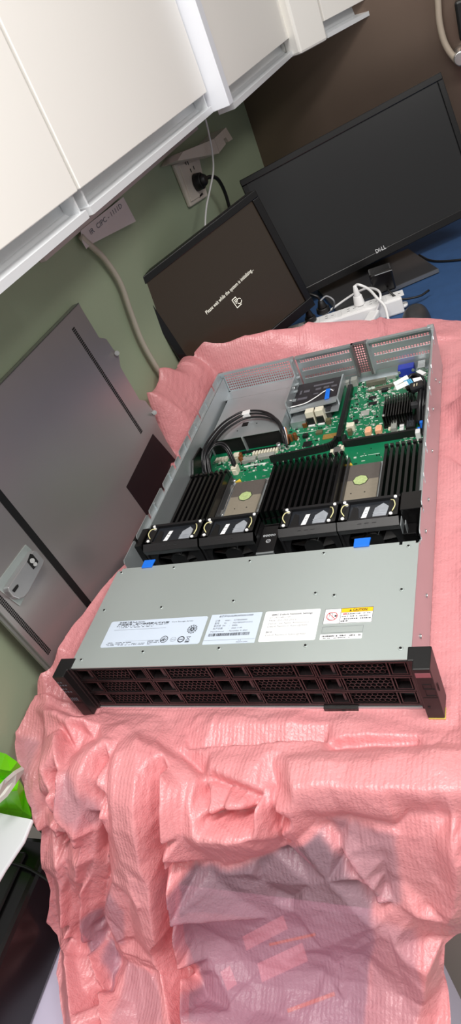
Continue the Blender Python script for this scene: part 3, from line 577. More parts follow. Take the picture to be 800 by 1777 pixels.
# latch
tri = lambda qs, h: [cov(q, h) for q in qs]
b = MB(); b.prism(tri([(43, 945), (49, 950), (74, 978), (33, 1052), (-8, 1020), (-6, 1010)], .0001), LN * .0022); b.build('latch_base', M_lid, cv, .0006)
b = MB(); body = tri([(48, 957), (54, 957), (68, 974), (66, 981), (40, 1030), (33, 1038), (24, 1041), (13, 1037), (6, 1028), (4, 1021)], .0018)
b.prism(body, LN * .011); lt = b.build('latch_handle', mat('satin_latch', (178, 178, 180), .35, .6), cv, .0015)
b = MB(); b.prism(tri([(52, 961), (56, 962), (66, 974), (64, 980), (58, 988), (47, 975)], .013), LN * .0008); b.build('latch_window', M_hole, lt)
b = MB(); b.cyl(cov((56, 973), .0130), cov((56, 973), .016), .0035); b.cyl(cov((61, 979), .013), cov((61, 979), .0155), .003); b.build('latch_screw', M_silver, lt)
b = MB(); b.prism(tri([(28, 1016), (31, 1014), (32, 1018), (28, 1024), (25, 1028), (21, 1025)], .0131), LN * .0006); b.build('key_slot', M_hole, lt)
for q in ((203, 613), (268, 716)):
    b = MB(); b.cyl(cov(q, 0), cov(q, .006), .0045, 12); b.cyl(cov(q, .006), cov(q, .0075), .003, 12); b.build('guide_pin', M_silver, cv)

# ------------------------------------------------------------------ things on the green wall
so = thing('wall_socket', wall((333, 318)), 'cream double wall socket with a black plug in it under the cabinets', 'socket')
def wpoly(qs, o0, o1): return [wall(q, o1) for q in qs], -WN * (o1 - o0)
b = MB(); b.prism(*wpoly([(303, 285), (346, 272), (361, 340), (332, 359)], .0005, .010)); b.build('back_box', M_beige, so, .003)
b = MB(); b.prism(*wpoly([(311, 286), (341, 279), (355, 336), (333, 350)], .009, .013)); b.build('socket_plate', M_beige, so, .001)
b = MB()
for q in ((331, 296), (336, 291), (322, 283), (326, 283)): 
    P = wall(q, .0131); b.obox(P - WV * .0015 - UP * .004, WV * .003, UP * .008, WN * .0008)
P = wall((350, 337), .0131); b.obox(P - WV * .014 - UP * .002, WV * .02, UP * .004, WN * .0008); b.build('socket_slot', M_hole, so)
pl = thing('power_plug', wall((343, 316), .014), 'black plug pushed into the cream wall socket, its cable going behind the monitor', 'plug')
P = wall((340, 317), .0137); b = MB(); b.cyl(P, P + WN * .018, .020, 16, .018); b.cyl(P + WN * .018, P + WN * .028, .016, 16, .010); b.build('plug_body', M_black, pl, .002)
b = MB(); b.tube([P + WN * .020, P + WN * .026 + WV * .03 + UP * -.004, P + WN * .03 + WV * .06 - UP * .02, P + WN * .026 + WV * .085 - UP * .06, P + WN * .02 + WV * .09 - UP * .12, P + WN * .02 + WV * .09 - UP * .2], .0045); b.build('plug_cable', M_black, pl)
tk = thing('cable_cover', wall((365, 262)), 'cream cable trunking box with a notch, fixed to the wall above the socket', 'cable cover')
b = MB(); b.prism([wall(q, .045) for q in [(308, 279), (318, 263), (372, 241), (381, 266)]], -WN * .0445); b.prism([wall(q, .045) for q in [(372, 240), (392, 221), (404, 241), (397, 246), (392, 238), (388, 241), (392, 250), (381, 264)]], -WN * .0445); b.build('cover_box', M_beige, tk)
b = MB(); b.tube([wall(q, .06) for q in ((356, 205), (361, 225), (368, 262), (370, 296), (364, 330), (358, 360), (356, 392), (357, 420))], .0022); tag(b.build('cable', M_whitep), 'thin white cable hanging from the cabinet past the wall socket', 'cable')
b = MB(); b.tube([wall(q, .012) for q in ((140, 410), (150, 420), (180, 448), (208, 490), (226, 540), (245, 590), (268, 632), (290, 665))], .0055); tag(b.build('wall_cable', mat('grey_beige_cable', (186, 178, 164), .5)), 'thick grey beige cable running down the green wall beside the left monitor', 'cable')
b = MB(); q = [wall(p, .014) for p in ((214, 342), (236, 384), (158, 424), (150, 432), (143, 420), (140, 400))]; b.prism(q, -WN * .0005)
nt_ = thing('paper_note', wall((190, 385)), 'pale paper note with faint pencil writing taped under the cabinet', 'note'); b.build('sheet', mat('pale_pink_paper', (214, 204, 204), .6, var=.02), nt_)
b = MB(); a = wall((158, 408), .0145); e = wall((212, 360), .0145); put_text(b, 'IR  CIPC - 1111D', a, (e - a) / np.linalg.norm(e - a), UP, .012, width=np.linalg.norm(e - a)); b.build('writing', M_inkg, nt_)

# ------------------------------------------------------------------ monitors
def mon_frame(q, sc):
    x, y, z, yaw, tilt, roll, H, Wd = q
    U = np.array([math.cos(yaw), math.sin(yaw), 0]); bk = np.array([-math.sin(yaw), math.cos(yaw), 0]); Vv = np.array([0, 0, math.cos(tilt)]) + bk * math.sin(tilt)
    U2 = U * math.cos(roll) + Vv * math.sin(roll); V2 = Vv * math.cos(roll) - U * math.sin(roll)
    O = CC + (np.array([x, y, z]) - CC) * sc
    return O, U2, V2, np.cross(V2, U2) * -1, H * sc, Wd * sc          # last axis points to the viewer
MON = []
def monitor(q, sc, label, bz, depth, screen_mat, name='monitor'):
    O, U, V, Nf, H, Wd = mon_frame(q, sc)
    if np.dot(Nf, CC - O) < 0: Nf = -Nf
    t = thing(name, O, label, 'monitor'); t_, s_, bt = bz
    b = MB(); hw = Wd / 2
    b.obox(O - U * hw, U * Wd, V * H, -Nf * depth * .45); b.obox(O - U * hw * .7 + V * H * .15 - Nf * depth * .45, U * Wd * .7, V * H * .7, -Nf * depth * .55); b.build('casing', M_black, t, .004)
    b = MB()
    for a, e1, e2 in ((O - U * hw, U * Wd, V * bt), (O - U * hw + V * (H - t_), U * Wd, V * t_), (O - U * hw + V * bt, U * s_, V * (H - bt - t_)), (O + U * (hw - s_) + V * bt, U * s_, V * (H - bt - t_))): b.obox(a, e1, e2, Nf * .006)
    bz_ = b.build('bezel', M_blackg, t, .0015)
    b = MB(); b.obox(O - U * (hw - s_) + V * bt + Nf * .0002, U * (Wd - 2 * s_), V * (H - bt - t_), Nf * .001); scr = b.build('screen', screen_mat, t); MON.append((bz_, scr))
    return t, O, U, V, Nf, H, Wd
m1, O, U, V, Nf, H, Wd = monitor((-.2828, 1.1808, -.0786, .821, .1251, .1251, .3389, .41), .83, 'smaller black monitor showing a startup message, against the green wall', (.015, .017, .022), .05, emit('lit_screen', (46, 34, 22), .8, .25))
def mpx(q, h=.0014): return onplane(q, O + Nf * h, Nf)
def unit(v): return v / np.linalg.norm(v)
b = MB(); a = mpx((359, 546)); e = mpx((440, 469)); ex = unit(e - a); ey = unit(np.cross(Nf, ex)); put_text(b, 'Please wait while the system is initializing...', a, ex, ey, .0115, width=np.linalg.norm(e - a))
c0 = mpx((411, 524)); w_, h_ = .015, .022                         # the little server-and-arrows sign
for x0, x1, y0, y1 in ((-.5, -.42, -.5, .5), (.2, .28, .1, .5), (-.5, .28, .43, .5), (-.5, .45, -.5, -.43), (-.28, .08, .24, .30), (-.28, .08, .08, .14), (-.28, -.05, -.08, -.02)):
    b.obox(c0 + ex * x0 * w_ + ey * y0 * h_, ex * (x1 - x0) * w_, ey * (y1 - y0) * h_, Nf * .0002)
for k in range(14):
    if k in (0, 7): continue
    a0 = 2 * math.pi * k / 14; P = c0 + ex * (.012 * .5) * 1.0 + ey * (-.002) + (ex * math.cos(a0) + ey * math.sin(a0)) * .0048
    T = -ex * math.sin(a0) + ey * math.cos(a0); R_ = ex * math.cos(a0) + ey * math.sin(a0); b.obox(P - T * .0012, T * .0024, R_ * .0014, Nf * .0002)
b.build('screen_message', emit('screen_lettering', (250, 244, 228), 1.2), MON[0][1])
b = MB(); base = O + V * .04 - Nf * .03; ft = np.array([base[0], base[1], -.0115]); ft = ft - np.array([Nf[0], Nf[1], 0]) * .02
b.tube([base, (base + ft) / 2, ft + UP * .01], .018, 10, 1); b.build('stand_neck', M_black, m1)
b = MB(); b.cyl(ft, ft + UP * .012, .085, 32, .075); b.build('stand_base', M_black, m1)
m2, O, U, V, Nf, H, Wd = monitor((.0533, 1.4345, -.0104, .357, .2561, .0802, .3406, .555), .93, 'large black wide monitor with a dark screen standing by the brown back panel', (.015, .013, .019), .045, M_screen)
b = MB(); a = onplane((653, 440), O + Nf * .0063, Nf); e = onplane((670, 431), O + Nf * .0063, Nf); ex = unit(e - a); ey = unit(np.cross(Nf, ex))
L_ = np.linalg.norm(e - a); put_text(b, 'D', a, ex, ey, .0135, bold=.02, width=L_ * .27); put_text(b, 'LL', a + ex * L_ * .58, ex, ey, .0135, bold=.02, width=L_ * .42)
c0 = a + ex * L_ * .42 + ey * .0045; e2 = unit(ex * .8 + ey * .6); e3 = unit(np.cross(Nf, e2))
for x0, x1, y0, y1 in ((-.5, -.3, -.5, .5), (-.5, .5, .34, .5), (-.5, .4, -.08, .08), (-.5, .5, -.5, -.34)): b.obox(c0 + e2 * x0 * .006 + e3 * y0 * .008, e2 * (x1 - x0) * .006, e3 * (y1 - y0) * .008, Nf * .0003)
b.build('brand_lettering', mat('pale_lettering', (220, 220, 222), .3, .3), MON[1][0])
# stand with a flat foot
f0, f1, f2 = onz((760, 463), .004), onz((722, 440), .004), onz((560, 548), .004)
fe = f2 - f0; fe = unit(fe) * .26; fb = np.array([fe[1], -fe[0], 0]); fb = unit(fb) * .205
if fb[1] < 0: fb = -fb
b = MB(); b.obox(np.array([f0[0], f0[1], -.0115]), fe, fb, UP * .012); b.build('stand_foot', M_darkgrey, m2, .002)
b = MB(); b.obox(np.array([f0[0], f0[1], -.009]) - fb * .008, fe, fb * .004, UP * .009); b.build('foot_trim', mat('grey_trim', (120, 122, 126), .3, .5), m2)
nb = O + V * H * .42 - Nf * .047; gb_ = np.array([Nf[0], Nf[1], 0]); gb_ = unit(gb_)
nf_ = np.array([nb[0], nb[1], -.002]) ; ue = unit(fe)
b = MB(); b.prism([nf_ - ue * .045 - gb_ * .075, nf_ + ue * .045 - gb_ * .075, nb + ue * .045, nb - ue * .045], -gb_ * .022); b.build('stand_neck', M_black, m2, .004)
# ------------------------------------------------------------------ power strip, plugs, mouse
zs = .026
s0, s1 = onz((525, 572), zs), onz((697, 516), zs); sd = unit(s1 - s0); sn = np.array([sd[1], -sd[0], 0])
L_ = np.linalg.norm(s1 - s0)
ps = thing('power_strip', (s0 + s1) / 2 * np.array([1, 1, 0]) + UP * -.012, 'long white power strip with plugs on the blue desk between the monitors', 'power strip')
O0 = s0 - sd * .05 - UP * (zs + .0115); W_ = .046
b = MB(); b.obox(O0, sd * (L_ + .05), -sn * W_, UP * (zs + .0115)); b.build('strip_body', M_whitep, ps, .004)
b = MB(); P = O0 + sd * (L_ + .05) - sn * W_ * .5; b.cyl(P + UP * .006, P + UP * .012, .011, 18); b.cyl(P + sd * .004 + UP * .012, P + sd * .004 + UP * .0125, .004, 12); b.build('hanging_lug', M_whitep, ps)
for k in range(5):
    P = s0 + sd * (.01 + k * .052) - sn * W_ * .5; b = MB(); b.obox(P - sd * .02 + sn * .016, sd * .04, -sn * .032, UP * .0012); b.build('socket_face', M_whitep, ps, .0006)
    b = MB()
    for a_, c_ in ((-.006, .006), (-.006, -.006), (.008, 0)): b.obox(P + sd * a_ + sn * c_ + UP * .0012, sd * .006, sn * .0016, UP * .0003)
    b.build('socket_slot', M_hole, ps)
def plug_at(q, z): return onz(q, z)
# black power adapter
ad0 = onz((676, 512), zs + .002)
ab = thing('power_adapter', ad0, 'black cube shaped power adapter plugged into the end of the white power strip', 'adapter')
cpt = onz((672, 508), zs + .0015) ; x1_ = unit(sd); hh = .05
b = MB(); b.obox(np.array([cpt[0], cpt[1], zs + .0015]) - sd * .030 - sn * .004, sd * .052, -sn * .045, UP * hh); b.build('adapter_body', M_blackg, ab, .004)
b = MB(); b.obox(np.array([cpt[0], cpt[1], zs + .0015]) - sd * .018 - sn * .004 + sn * .0002 + UP * (hh - .004), sd * .04, sn * .0006, UP * .0012); b.build('adapter_edge_line', mat('grey_line', (170, 172, 176), .3), ab)
a_ = np.array([cpt[0], cpt[1], zs + .012]) + sd * .004; b = MB(); b.tube([a_, a_ + sn * .02, a_ + sn * .035 + sd * .02 - UP * .02, a_ + sn * .03 + sd * .06 - UP * .03, a_ + sn * .015 + sd * .085 - UP * .03], .0026); b.build('adapter_cable', M_black, ab)
# white plug standing in the strip with its looped cable
wq = onz((624, 528), zs + .002)
wpg = thing('power_plug', wq, 'white plug standing in the power strip with its white cable looping over', 'plug')
b = MB(); b.cyl(wq, wq + UP * .022, .013, 16, .010); b.cyl(wq + UP * .022, wq + UP * .046, .008, 12, .004); b.build('plug_body', M_whitep, wpg, .001)
pts = [wq + UP * .044] + [onz(q, z) for q, z in (((622, 494), .066), ((640, 502), .055), ((655, 518), .045), ((668, 532), .03), ((674, 556), .012))]
b = MB(); b.tube(pts, .0032); b.build('plug_cable', M_whitep, wpg)
wq2 = onz((644, 552), zs)
wp2 = thing('power_plug', wq2, 'flat white connector lying beside the power strip at the edge of the film', 'plug')
b = MB(); e1 = unit(onz((654, 536), .02) - onz((638, 562), .02)); e1[2] = 0; e2 = np.array([e1[1], -e1[0], 0])
c_ = onz((641, 558), .014); b.obox(c_ - e2 * .012 - UP * .010 - e1 * .008, e2 * .024, e1 * .05, UP * .016); b.build('connector_body', M_whitep, wp2, .003)
b = MB(); b.tube([c_ + e1 * .042 - UP * .002] + [onz(q, z) for q, z in (((660, 520), .04), ((657, 505), .05), ((640, 500), .045), ((622, 506), .04), ((605, 516), .03), ((585, 530), .02), ((560, 548), .01))], .0028); b.build('plug_cable', M_whitep, wp2)
# black plugs at the left end
def black_plug(q, label, r=.017):
    P = onz(q, zs + .002); t = thing('power_plug', P, label, 'plug')
    b = MB(); b.cyl(P, P + UP * .012, r, 18, r * .9); b.cyl(P + UP * .012, P + UP * .03, r * .7, 14, r * .35); b.build('plug_body', M_black, t, .0015)
    b = MB(); b.tube([P + UP * .028, P + UP * .042 - sd * .006, P + UP * .05 - sd * .03 - sn * .01, P + UP * .03 - sd * .06 - sn * .02], .0034); b.build('plug_cable', M_black, t)
black_plug((562, 541), 'round black plug in the power strip, in front of the small monitor edge')
black_plug((540, 557), 'black plug in the power strip right at the lower corner of the small monitor', .014)
b = MB(); P = onz((562, 541), .05); b.tube([onz(q, z) for q, z in (((556, 522), .06), ((566, 514), .06), ((578, 520), .05), ((580, 530), .03), ((576, 540), .012))], .002); tag(b.build('cable', mat('grey_cable', (150, 152, 156), .4)), 'thin grey cable looping around the round black plug', 'cable')
mq = onz((722, 556), 0)
b = MB(); b.smooth = True; n1, n2 = 24, 9; V_m = []; 
for j in range(n2):
    ph = math.pi / 2 * j / (n2 - 1)
    for i in range(n1):
        a0 = 2 * math.pi * i / n1; V_m.append(mq + np.array([.031 * math.cos(a0) * math.cos(ph) ** .6, .052 * math.sin(a0) * math.cos(ph) ** .6, -.0115 + .040 * math.sin(ph)]))
b.add(V_m, [(j * n1 + i, j * n1 + (i + 1) % n1, (j + 1) * n1 + (i + 1) % n1, (j + 1) * n1 + i) for j in range(n2 - 1) for i in range(n1)] + [tuple(range(n1))[::-1]])
tag(b.build('computer_mouse', M_darkgrey), 'dark grey rounded mouse peeking over the film on the blue desk', 'mouse')
b = MB(); b.tube([np.array([p[0], p[1], -.009]) for p in (onz((726, 437)), onz((745, 446)), onz((775, 447)), onz((840, 440)))], .003); tag(b.build('cable', M_black), 'black cable lying on the blue desk behind the large monitor foot', 'cable')
# hose loop and chrome fitting on the back panel
BY0 = wp(YC, 0, 0)
def back(q, off=.0): return onplane(q, BY0 - WV * off, WV)
hz = thing('hose', back((790, 60)), 'cream hose looping down the brown back panel at the upper right', 'hose')
b = MB(); b.tube([back(q, .03) for q in ((757, -60), (760, 0), (763, 40), (772, 75), (788, 100), (805, 112), (840, 118))], .008, 10); b.build('hose_pipe', mat('cream_hose', (176, 162, 146), .4), hz)
kn = thing('wall_fitting', back((802, 60), .0), 'black and chrome fitting inside the hose loop at the right edge', 'fitting')
b = MB(); P = back((808, 22), .002); b.obox(P - WN * .02 - UP * .05, WN * .12, -WV * .05, UP * .085); b.build('fitting_body', M_black, kn, .006)
b = MB(); P = back((801, 94), .002); b.cyl(P, P - WV * .06, .022, 20, .016); b.build('fitting_knob', M_silver, kn, .002)
# ================================================================== the open rack server
SV = thing('rack_server', (0, .37, 0), 'open two-unit rack server, its boards bare, lying on the pink film', 'server')
HW, HT, DP, LD = .2205, .0865, .755, .180
# chassis: floor pan, side walls, folded lips and hooks
b = MB(); b.box(-HW, HW, 0, DP, .0003, .0018); b.build('floor_pan', M_steel, SV)
def side_wall(sg, name):
    b = MB(); x = sg * HW; t = .0012 * -sg
    X0, X1 = sorted((x, x + t))
    b.box(X0, X1, 0, .180, .0018, HT - .002)
    b.box(X0, X1, .180, DP, .0018, .0735)                            # lower sheet
    segs = [(.180, .192, .079), (.197, .245, .0862), (.252, .306, .0865), (.312, .376, .0865), (.383, .44, .0862), (.447, .470, .0835), (.475, .53, .0865), (.537, .60, .0865), (.606, .70, .0865), (.706, .752, .0865)]
    for y0, y1, z in segs: b.prism([(x, y0, .0735), (x, y1, .0735), (x, y1, z - .002), (x, y1 - .003, z), (x, y0 + .003, z), (x, y0, z - .004)], (t, 0, 0))
    X0, X1 = sorted((x + t, x + t - sg * .0065)); b.box(X0, X1, .285, DP - .003, .0725, .0737)    # folded lip
    X0, X1 = sorted((x + t - sg * .0058, x + t - sg * .0068)); b.box(X0, X1, .285, DP - .003, .010, .0737)   # inner sheet
    b.build(name, M_steel, SV)
side_wall(-1, 'left_wall'); side_wall(1, 'right_wall')
for y, z in ((.06, .05), (.14, .03), (.23, .055), (.30, .05), (.42, .045), (.52, .055), (.62, .05), (.66, .02)):
    b = MB(); b.cyl((HW, y, z), (HW + .0018, y, z), .0028, 10); b.build('side_rivet', M_silver, SV)
b = MB()
for y0, z in ((.33, .0768), (.41, .0768), (.50, .0768), (.565, .0768), (.64, .0768)): b.box(-HW - .0016, -HW - .0001, y0, y0 + .022, z - .006, z); b.box(-HW + .0002, -HW + .0028, y0 + .004, y0 + .008, .074, .084)
b.build('hook_tabs', M_steel, SV)
# front lid
b = MB(); 
b.prism([(-HW, .0, HT - .0012), (HW, .0, HT - .0012), (HW, LD - .004, HT - .0012), (.2165, LD - .004, HT - .0012), (.2165, LD, HT - .0012), (.2005, LD, HT - .0012), (.2005, LD - .005, HT - .0012), (.1965, LD - .005, HT - .0012), (.1965, LD, HT - .0012), (-.2135, LD + .001, HT - .0012), (-.2135, LD - .004, HT - .0012), (-HW, LD - .004, HT - .0012)], (0, 0, .0012))
b.box(-HW + .001, HW - .001, 0.0005, .0018, HT - .0045, HT - .001)
b.box(-.195, .195, LD - .0012, LD, HT - .012, HT - .001)
lid = b.build('front_lid', M_lid, SV)
for x, y in ((-.1229, .1728), (-.2095, .0992), (-.1158, .0973), (-.0095, .0998), (.1, .1731), (-.0041, .1715), (.2046, .0996), (.1245, .0978), (.209, .0148), (.1013, .0234), (-.0083, .0239), (-.1155, .023), (-.2069, .0134), (-.2122, .1728), (.2082, .1715), (.1, .1035)):
    b = MB(); b.cyl((x, y, HT), (x, y, HT + .0006), .0030, 14, .0024); sc = b.build('lid_screw', M_lid, SV)
    b = MB(); b.cyl((x, y, HT + .0006), (x, y, HT + .0010), .0015, 10); b.build('screw_recess', M_hole, sc)
for x0, x1 in ((-.1785, -.161), (.139, .159)):
    b = MB(); b.prism([(x0, LD - .003, HT + .0002), (x1, LD - .003, HT + .0002), (x1 + .001, LD + .0125, HT + .0002), (x0 - .0005, LD + .0125, HT + .0002)], (0, 0, .0022)); b.build('blue_release_tab', M_bluep, SV, .0008)
# ---- labels on the lid
EX, EY = (1, 0, 0), (0, 1, 0); ZL = HT + .0004
def label_plate(name, x0, x1, y0, y1, m, lab, rnd=.002):
    b = MB(); r = rnd; b.prism([(x0 + r, y0, HT), (x1 - r, y0, HT), (x1, y0 + r, HT), (x1, y1 - r, HT), (x1 - r, y1, HT), (x0 + r, y1, HT), (x0, y1 - r, HT), (x0, y0 + r, HT)], (0, 0, .0003)); return b.build(name, m, SV, 0, lab)
def ring(b, x, y, r0, r1, n=26, ratio=1.0, z=ZL):
    V = []; 
    for i in range(n):
        c, s_ = math.cos(2 * math.pi * i / n), math.sin(2 * math.pi * i / n); V += [(x + r0 * c, y + r0 * s_ * ratio, z), (x + r1 * c, y + r1 * s_ * ratio, z)]
    b.add(V, [(2 * i, 2 * i + 1, (2 * i + 3) % (2 * n), (2 * i + 2) % (2 * n)) for i in range(n)])
def line(b, x0, x1, y0, y1, z=ZL): b.add([(x0, y0, z), (x1, y0, z), (x1, y1, z), (x0, y1, z)], [(0, 1, 2, 3)])
def dashes(b, x0, x1, y, h, seed, dens=.7, w=.0012):
    r = random.Random(seed); x = x0
    while x < x1:
        ww = w * r.uniform(.5, 1.3)
        if r.random() < dens: line(b, x, min(x + ww, x1), y, y + h * r.uniform(.7, 1))
        x += ww + w * .35
p1_ = label_plate('rating_label', -.186, -.0383, .0322, .0765, M_paper, 'long pale blue rating label with certification marks')
b = MB(); put_text(b, '机架服务器 Rack Server', (-.172, .0722, ZL), EX, EY, .0033, bold=.02, width=.040)
put_text(b, '产品型号 : 智能存储服务器机型', (-.1735, .0685, ZL), EX, EY, .0034, bold=.03, width=.080)
put_text(b, 'Core Storage Server', (-.090, .0690, ZL), EX, EY, .0028, width=.032)
dashes(b, -.174, -.130, .0662, .0014, 3); dashes(b, -.128, -.095, .0665, .0012, 4); dashes(b, -.1745, -.115, .0640, .0013, 5, .6)
line(b, -.1755, -.0950, .0605, .0608)
dashes(b, -.178, -.140, .0385, .0014, 6, .8); dashes(b, -.178, -.105, .0364, .0011, 7, .6); dashes(b, -.178, -.108, .0345, .0011, 8, .55)
dashes(b, -.115, -.090, .0388, .0016, 9, .8); dashes(b, -.114, -.095, .0366, .0014, 10, .7); line(b, -.150, -.091, .0409, .0411)
# marks: spiked round mark, ring mark, CCC oval, ring with bars, crossed bin
ring(b, -.055, .0560, .0060, .0066)
for k in range(12):
    a0 = 2 * math.pi * k / 12; c, s_ = math.cos(a0), math.sin(a0); x, y = -.055, .056
    b.add([(x + c * .0012 - s_ * .0004, y + s_ * .0012 + c * .0004, ZL), (x + c * .0012 + s_ * .0004, y + s_ * .0012 - c * .0004, ZL), (x + c * .0072 + s_ * .0004, y + s_ * .0072 - c * .0004, ZL), (x + c * .0072 - s_ * .0004, y + s_ * .0072 + c * .0004, ZL)], [(0, 1, 2, 3)])
ring(b, -.055, .056, .0016, .0026)
ring(b, -.091, .0415, .0046, .0055); ring(b, -.091, .0415, .0030, .0034); line(b, -.0942, -.0878, .0410, .0420); line(b, -.0918, -.0908, .0395, .0435)
ring(b, -.0775, .0405, .0040, .0043, ratio=.85); put_text(b, 'CCC', (-.0805, .0392, ZL), EX, EY, .0034, width=.006)
ring(b, -.066, .0402, .0036, .0050); line(b, -.0688, -.0632, .0396, .0408)
for dx in (-1, 1): b.add([(-.0565 - dx * .003, .0440, ZL), (-.0557 - dx * .003, .0440, ZL), (-.0557 + dx * .003, .0378, ZL), (-.0565 + dx * .003, .0378, ZL)], [(0, 1, 2, 3)])
line(b, -.0590, -.0532, .0436, .0442); line(b, -.0585, -.0537, .0378, .0383); line(b, -.0592, -.0535, .0350, .0366)
b.build('label_printing', M_ink, p1_)
p2_ = label_plate('qualification_card', -.0333, .0362, .0303, .0778, M_paper, 'pale blue qualification card with a barcode', .0005)
b = MB(); put_text(b, '合格证/QUALIFICATION CARD', (-.022, .0730, ZL), EX, EY, .0034, bold=.02, width=.047)
rows = [('订单', '00001', 'X2TBA000001'), ('型号', 'M1', 'M2STBP223P-H-H12'), ('系列号  SN', '', '8080L'), ('生产日期', '', '2022-11-09')]
for i, (a_, m_, c_) in enumerate(rows):
    y = .0660 - i * .0042; put_text(b, a_, (-.0255, y, ZL), EX, EY, .0034); put_text(b, m_, (-.012, y, ZL), EX, EY, .0030); put_text(b, ':', (-.004, y, ZL), EX, EY, .003); put_text(b, c_, (.000, y, ZL), EX, EY, .0031)
put_text(b, 'Manufactured', (-.0275, .0490, ZL), EX, EY, .0026, width=.018); put_text(b, ':  November 9, 2022', (-.0045, .0490, ZL), EX, EY, .0030, width=.027)
r = random.Random(5); x = -.0285
while x < .0270:
    ww = r.choice((.0003, .0005, .0008, .0011)); line(b, x, x + ww, .0425, .0470); x += ww + r.choice((.0003, .0005, .0007))
line(b, -.0328, .0355, .0362, .0365); put_text(b, 'V1.0', (.014, .0340, ZL), EX, EY, .0022); put_text(b, 'MADE IN CHINA', (.012, .0316, ZL), EX, EY, .0021, width=.015)
b.build('card_printing', M_ink, p2_)
p3_ = label_plate('settings_label', .0410, .1112, .0310, .0775, M_paperw, 'white network settings label', .0012)
b = MB(); 
for i, (tx, yy, w_, bo) in enumerate((('iBMC Default Network Settings', .0705, .052, .025), ('ID: 192.168.2.100', .0660, .027, 0), ('Mask: 255.255.255.0', .0615, .035, 0), ('Default User Name: Administrator', .0568, .052, 0), ('Default Password: Admin@9000', .0522, .050, 0), ('BIOS', .0438, .0075, .02), ('Default Password: Admin@9000', .0392, .050, 0))):
    put_text(b, tx, (.0480 if i else .0500, yy, ZL), EX, EY, .0038, bold=bo, width=w_)
b.build('label_printing', M_inkd, p3_)
p4_ = label_plate('caution_label', .1172, .1746, .0530, .0757, M_paperw, 'white and yellow caution label', .0004)
b = MB(); line(b, .1372, .1743, .0694, .0754, ZL); b.build('yellow_band', M_yellow, p4_)
b = MB(); zz_ = ZL + .0002
for x0, x1, y0, y1 in ((.1172, .1746, .0530, .0534), (.1172, .1746, .0753, .0757), (.1172, .1176, .053, .0757), (.1742, .1746, .053, .0757), (.1366, .1371, .053, .0757), (.1368, .1745, .0690, .0693)): line(b, x0, x1, y0, y1, zz_)
put_text(b, 'CAUTION', (.1510, .0706, zz_), EX, EY, .0050, bold=.03, width=.0165)
b.add([(.1465, .0705, zz_), (.1495, .0705, zz_), (.1480, .0738, zz_)], [(0, 1, 2)])
dashes(b, .1395, .1725, .0660, .0017, 21, .75); dashes(b, .1385, .1700, .0624, .0017, 22, .75); dashes(b, .1385, .1725, .0586, .0022, 23, .85, .0018); dashes(b, .1380, .1470, .0554, .0020, 24, .85, .0016)
line(b, .1232, .1275, .0592, .0596, zz_); line(b, .1232, .1236, .0592, .0690, zz_); line(b, .1232, .1275, .0686, .0690, zz_); line(b, .1272, .1276, .0592, .0690, zz_); ring(b, .1310, .0645, 0, .0014, 12, z=zz_)
b.build('caution_printing', M_ink, p4_)
b = MB(); ring(b, .1268, .0643, .0058, .0067, 32, z=zz_ + .0001); b.add([(.1224, .0684, zz_ + .0001), (.1229, .0690, zz_ + .0001), (.1312, .0602, zz_ + .0001), (.1307, .0596, zz_ + .0001)], [(0, 3, 2, 1)]); line(b, .1395, .1440, .0660, .0676, zz_); b.build('prohibition_mark', M_red, p4_)
b = MB()
for x0, x1, y0, y1 in ((.1178, .1656, .0398, .0400), (.1178, .1656, .0488, .0490), (.1178, .118, .0398, .049), (.1654, .1656, .0398, .049)): line(b, x0, x1, y0, y1)
b.build('label_outline', M_inkg, SV)
p5_ = label_plate('serial_label', .1168, .1652, .0305, .0378, M_paperw, 'narrow white serial number strip', .0003)
b = MB(); dashes(b, .119, .164, .0340, .0026, 31, .85, .0013); dashes(b, .120, .152, .0316, .0013, 32, .7, .0012); b.build('serial_printing', M_ink, p5_)

# ---- front: twelve drive carriers
cols = [(-.2165, -.1073), (-.1063, .0035), (.0045, .1115), (.1125, .2165)]; rowz = [(.0085, .0325), (.0335, .0588), (.0598, .0842)]
b = MB()
for x in (-.2195, -.1068, .004, .112, .2185): b.box(x - .0006, x + .0006, .002, .012, .004, HT - .0015)
b.box(-.2195, .2195, .0, .010, .0018, .0080); b.box(-.2195, .2195, .10, .102, .0018, HT - .0015); b.build('bay_dividers', M_bay, SV)
b = MB(); b.box(-.2195, .2165, -.0012, .010, .0002, .0032); b.build('front_sill', M_steel, SV)
def hexgrid(x0, x1, z0, z1, pitch, y0, y1, mb):
    R = pitch / math.sqrt(3); ri = R * .85
    nx = int((x1 - x0) / pitch); rowh = 1.5 * R; nz = int((z1 - z0 - .5 * R) / rowh)
    ox = (x0 + x1) / 2 - (nx - .5) * pitch / 2; oz = (z0 + z1) / 2 - (nz - 1) * rowh / 2
    for j in range(nz):
        for i in range(nx):
            cx = ox + i * pitch + (pitch / 2 if j % 2 else 0); cz = oz + j * rowh; V = []
            for yy, rr in ((y0, R), (y0, ri), (y1, ri)): V += [(cx + rr * math.cos(math.pi / 6 + k * math.pi / 3), yy, cz + rr * math.sin(math.pi / 6 + k * math.pi / 3)) for k in range(6)]
            F = []
            for k in range(6):
                k2 = (k + 1) % 6; F += [(k, k2, 6 + k2, 6 + k), (6 + k, 6 + k2, 12 + k2, 12 + k)]
            mb.add(V, F)
def frame(mb, x0, x1, z0, z1, w, y0, y1):
    mb.box(x0, x1, y0, y1, z0, z0 + w); mb.box(x0, x1, y0, y1, z1 - w, z1); mb.box(x0, x0 + w, y0, y1, z0 + w, z1 - w); mb.box(x1 - w, x1, y0, y1, z0 + w, z1 - w)
proto = {}
first = None
